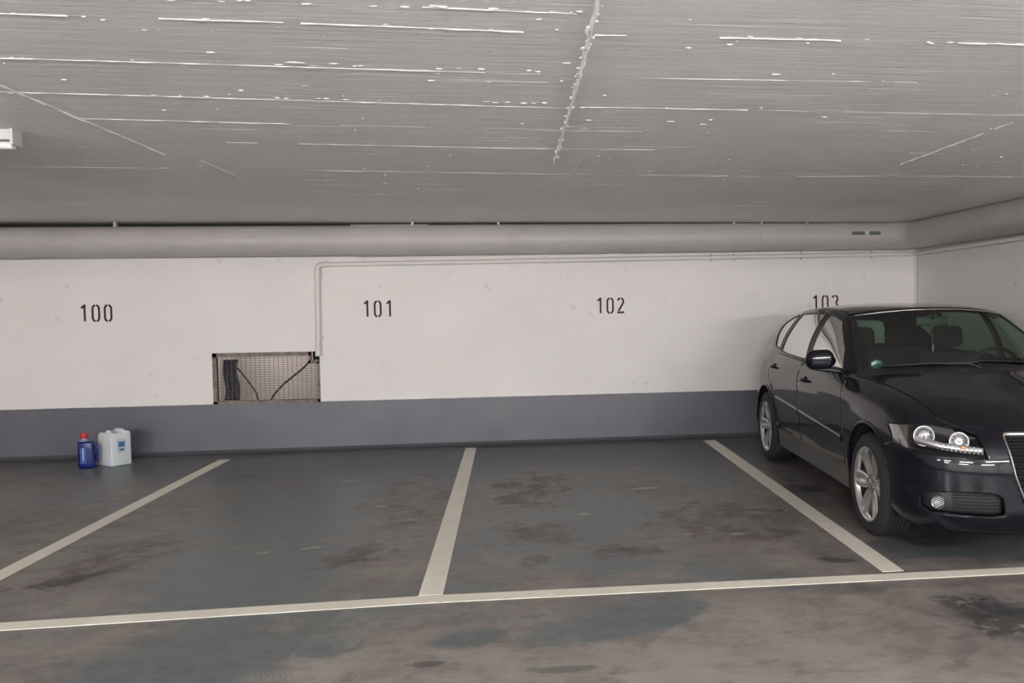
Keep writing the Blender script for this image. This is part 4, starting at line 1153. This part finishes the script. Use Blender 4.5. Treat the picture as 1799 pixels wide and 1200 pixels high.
# ---- wipers
for y0, y1, nm in ((.62, .02, 0), (.02, -.56, 1)):
    xs = lambda y, f: None
    def wpt(y, up):
        c = W.bvh.ray_cast(Vector((-1, abs(y), 1.0+up)), Vector((1, 0, 0))) if hasattr(W, 'bvh') else None
        p = c[0]; return Vector((p.x-.012, y, p.z))
    P = [wpt(y, .016-(y/.742)**2*.054+.020+.012*abs(y-y1)) for y in np.linspace(y0, y1, 10)]
    wb_ = tube_obj('wiper', P, .006, M_trim, car, 8)
    tube_obj('wiper_arm', [P[-1]+Vector((-.07, 0, -.035)), P[-2]+Vector((-.03, 0, -.006)), P[4]+Vector((-.012, 0, .003))], [.010, .007, .005], M_trim, wb_, 8)
# ---- interior
def seat(x, y, rear_=False):
    w_ = .50 if not rear_ else 1.25
    bm = rounded_box_bm(.50, w_, .16, .05); bmesh.ops.translate(bm, vec=(x, y, .36), verts=bm.verts[:])
    o = from_bm('seat_cushion', bm, M_seat, car, ang=60)
    bm = rounded_box_bm(.13, w_, .60, .055); bmesh.ops.transform(bm, matrix=Matrix.Translation((x+.24, y, .46)) @ Matrix.Rotation(math.radians(16), 4, 'Y'), verts=bm.verts[:])
    b_ = from_bm('seat_back', bm, M_seat, car, ang=60)
    for yy in ((y,) if not rear_ else (-.36, 0, .36)):
        bm = rounded_box_bm(.10, .26, .17, .05); bmesh.ops.transform(bm, matrix=Matrix.Translation((x+.41, yy, 1.075 if not rear_ else 1.04)) @ Matrix.Rotation(math.radians(10), 4, 'Y'), verts=bm.verts[:])
        from_bm('headrest', bm, M_seat, b_, ang=60)
seat(X(2.02), .37); seat(X(2.02), -.37); seat(X(2.98), 0, True)
def dash():
    bm = bmesh.new(); out = [(X(1.22), .60), (X(1.17), .93), (X(1.30), .955), (X(1.50), .950), (X(1.60), .90), (X(1.60), .55)]
    mt = Matrix.Rotation(math.pi/2, 4, 'X'); bm_prism(bm, out, -.70, .70, mt)
    bmesh.ops.recalc_face_normals(bm, faces=bm.faces); bmesh.ops.bevel(bm, geom=bm.edges[:], offset=.02, segments=3, affect='EDGES')
    from_bm('dashboard', bm, M_seat, car, ang=50)
    bm = bmesh.new(); bm_box(bm, (X(2.6), 0, .30), (2.6, 1.5, .04)); from_bm('cabin_floor', bm, M_liner, car)
    bm = bmesh.new(); c = Vector((X(1.72), -.37, .93)); tilt = Matrix.Rotation(math.radians(-25), 4, 'Y')
    P = [c+(tilt @ Vector((0, .185*math.cos(a), .185*math.sin(a)))) for a in np.linspace(0, 2*math.pi, 33)]
    bm_tube(bm, P, .015, 10)
    for a in (0, math.pi, -math.pi/2): bm_tube(bm, [c, c+(tilt @ Vector((0, .18*math.cos(a), .18*math.sin(a))))], .016, 8)
    from_bm('steering_wheel', bm, M_trim, car, smooth=True)
    bm = rounded_box_bm(.03, .24, .066, .012); bmesh.ops.translate(bm, vec=(X(1.90), 0, 1.262), verts=bm.verts[:])
    rm = from_bm('rear_view_mirror', bm, mat('mirror_back', (.10, .11, .10), .4), car, ang=60)
    tube_obj('mirror_stem', [(X(1.88), 0, 1.31), (X(1.86), 0, 1.372)], .010, M_trim, rm, 8)
    tube_obj('hanging_cord', [(X(1.875), .005, 1.265), (X(1.872), .008, 1.20), (X(1.872), .002, 1.12)], .003, mat('cord', (.25, .24, .23), .7), car, 6)
    bm = bmesh.new(); bm_box(bm, (X(1.872), .002, 1.095), (.008, .016, .05)); from_bm('pendant', bm, mat('pendant', (.35, .34, .33), .4), car)
    # roof lining
    g = GR.copy(); g[:, :, 2] -= .03; S = Shell(g); panel('roof_lining', [S.get(0)], 0, mat('roof_cloth', (.05, .05, .05), .9), car, thick=0)
    for sg in (1, -1):
        P = [Vector((p[0], (p[1]-.035)*sg, p[2]-.025)) for p in rail[2*NU:6*NU:4]]
        tube_obj('grab_rail', P, .014, M_liner, car, 8)
dash()
# environmental badge low in the corner of the windscreen
c = on_shell(W, YZ, [(.615, 1.022)], 0)[0]
n_ = Vector((-.62, .25, .72)).normalized()
m4 = Matrix.Translation(c+Vector((.004, 0, -.004))) @ Vector((0, 0, 1)).rotation_difference(n_).to_matrix().to_4x4()
st = lathe_obj('windshield_sticker', [(0, .002), (.040, .002), (.040, 0), (0, 0)], mat('green_sticker', (.06, .26, .27), .4), car, 28, m4)
bm = bmesh.new(); bm_box(bm, (.012, 0, .0028), (.022, .062, .0008)); bmesh.ops.transform(bm, matrix=m4, verts=bm.verts[:]); from_bm('sticker_field', bm, mat('sticker_white', (.55, .62, .62), .5), st)

for S_ in (A, B, G, W, R_, K): S_.bm.free()
TH = math.radians(3.0)
car.rotation_euler = (0, 0, math.pi/2-TH)
# put the front visible wheel centre (local WF, .865) at its place on the floor
fx, fy = 2.150, 5.040
a_ = math.pi/2-TH; lx, ly = WF, .865
car.location = (fx-(math.cos(a_)*lx-math.sin(a_)*ly), fy-(math.sin(a_)*lx+math.cos(a_)*ly), 0)
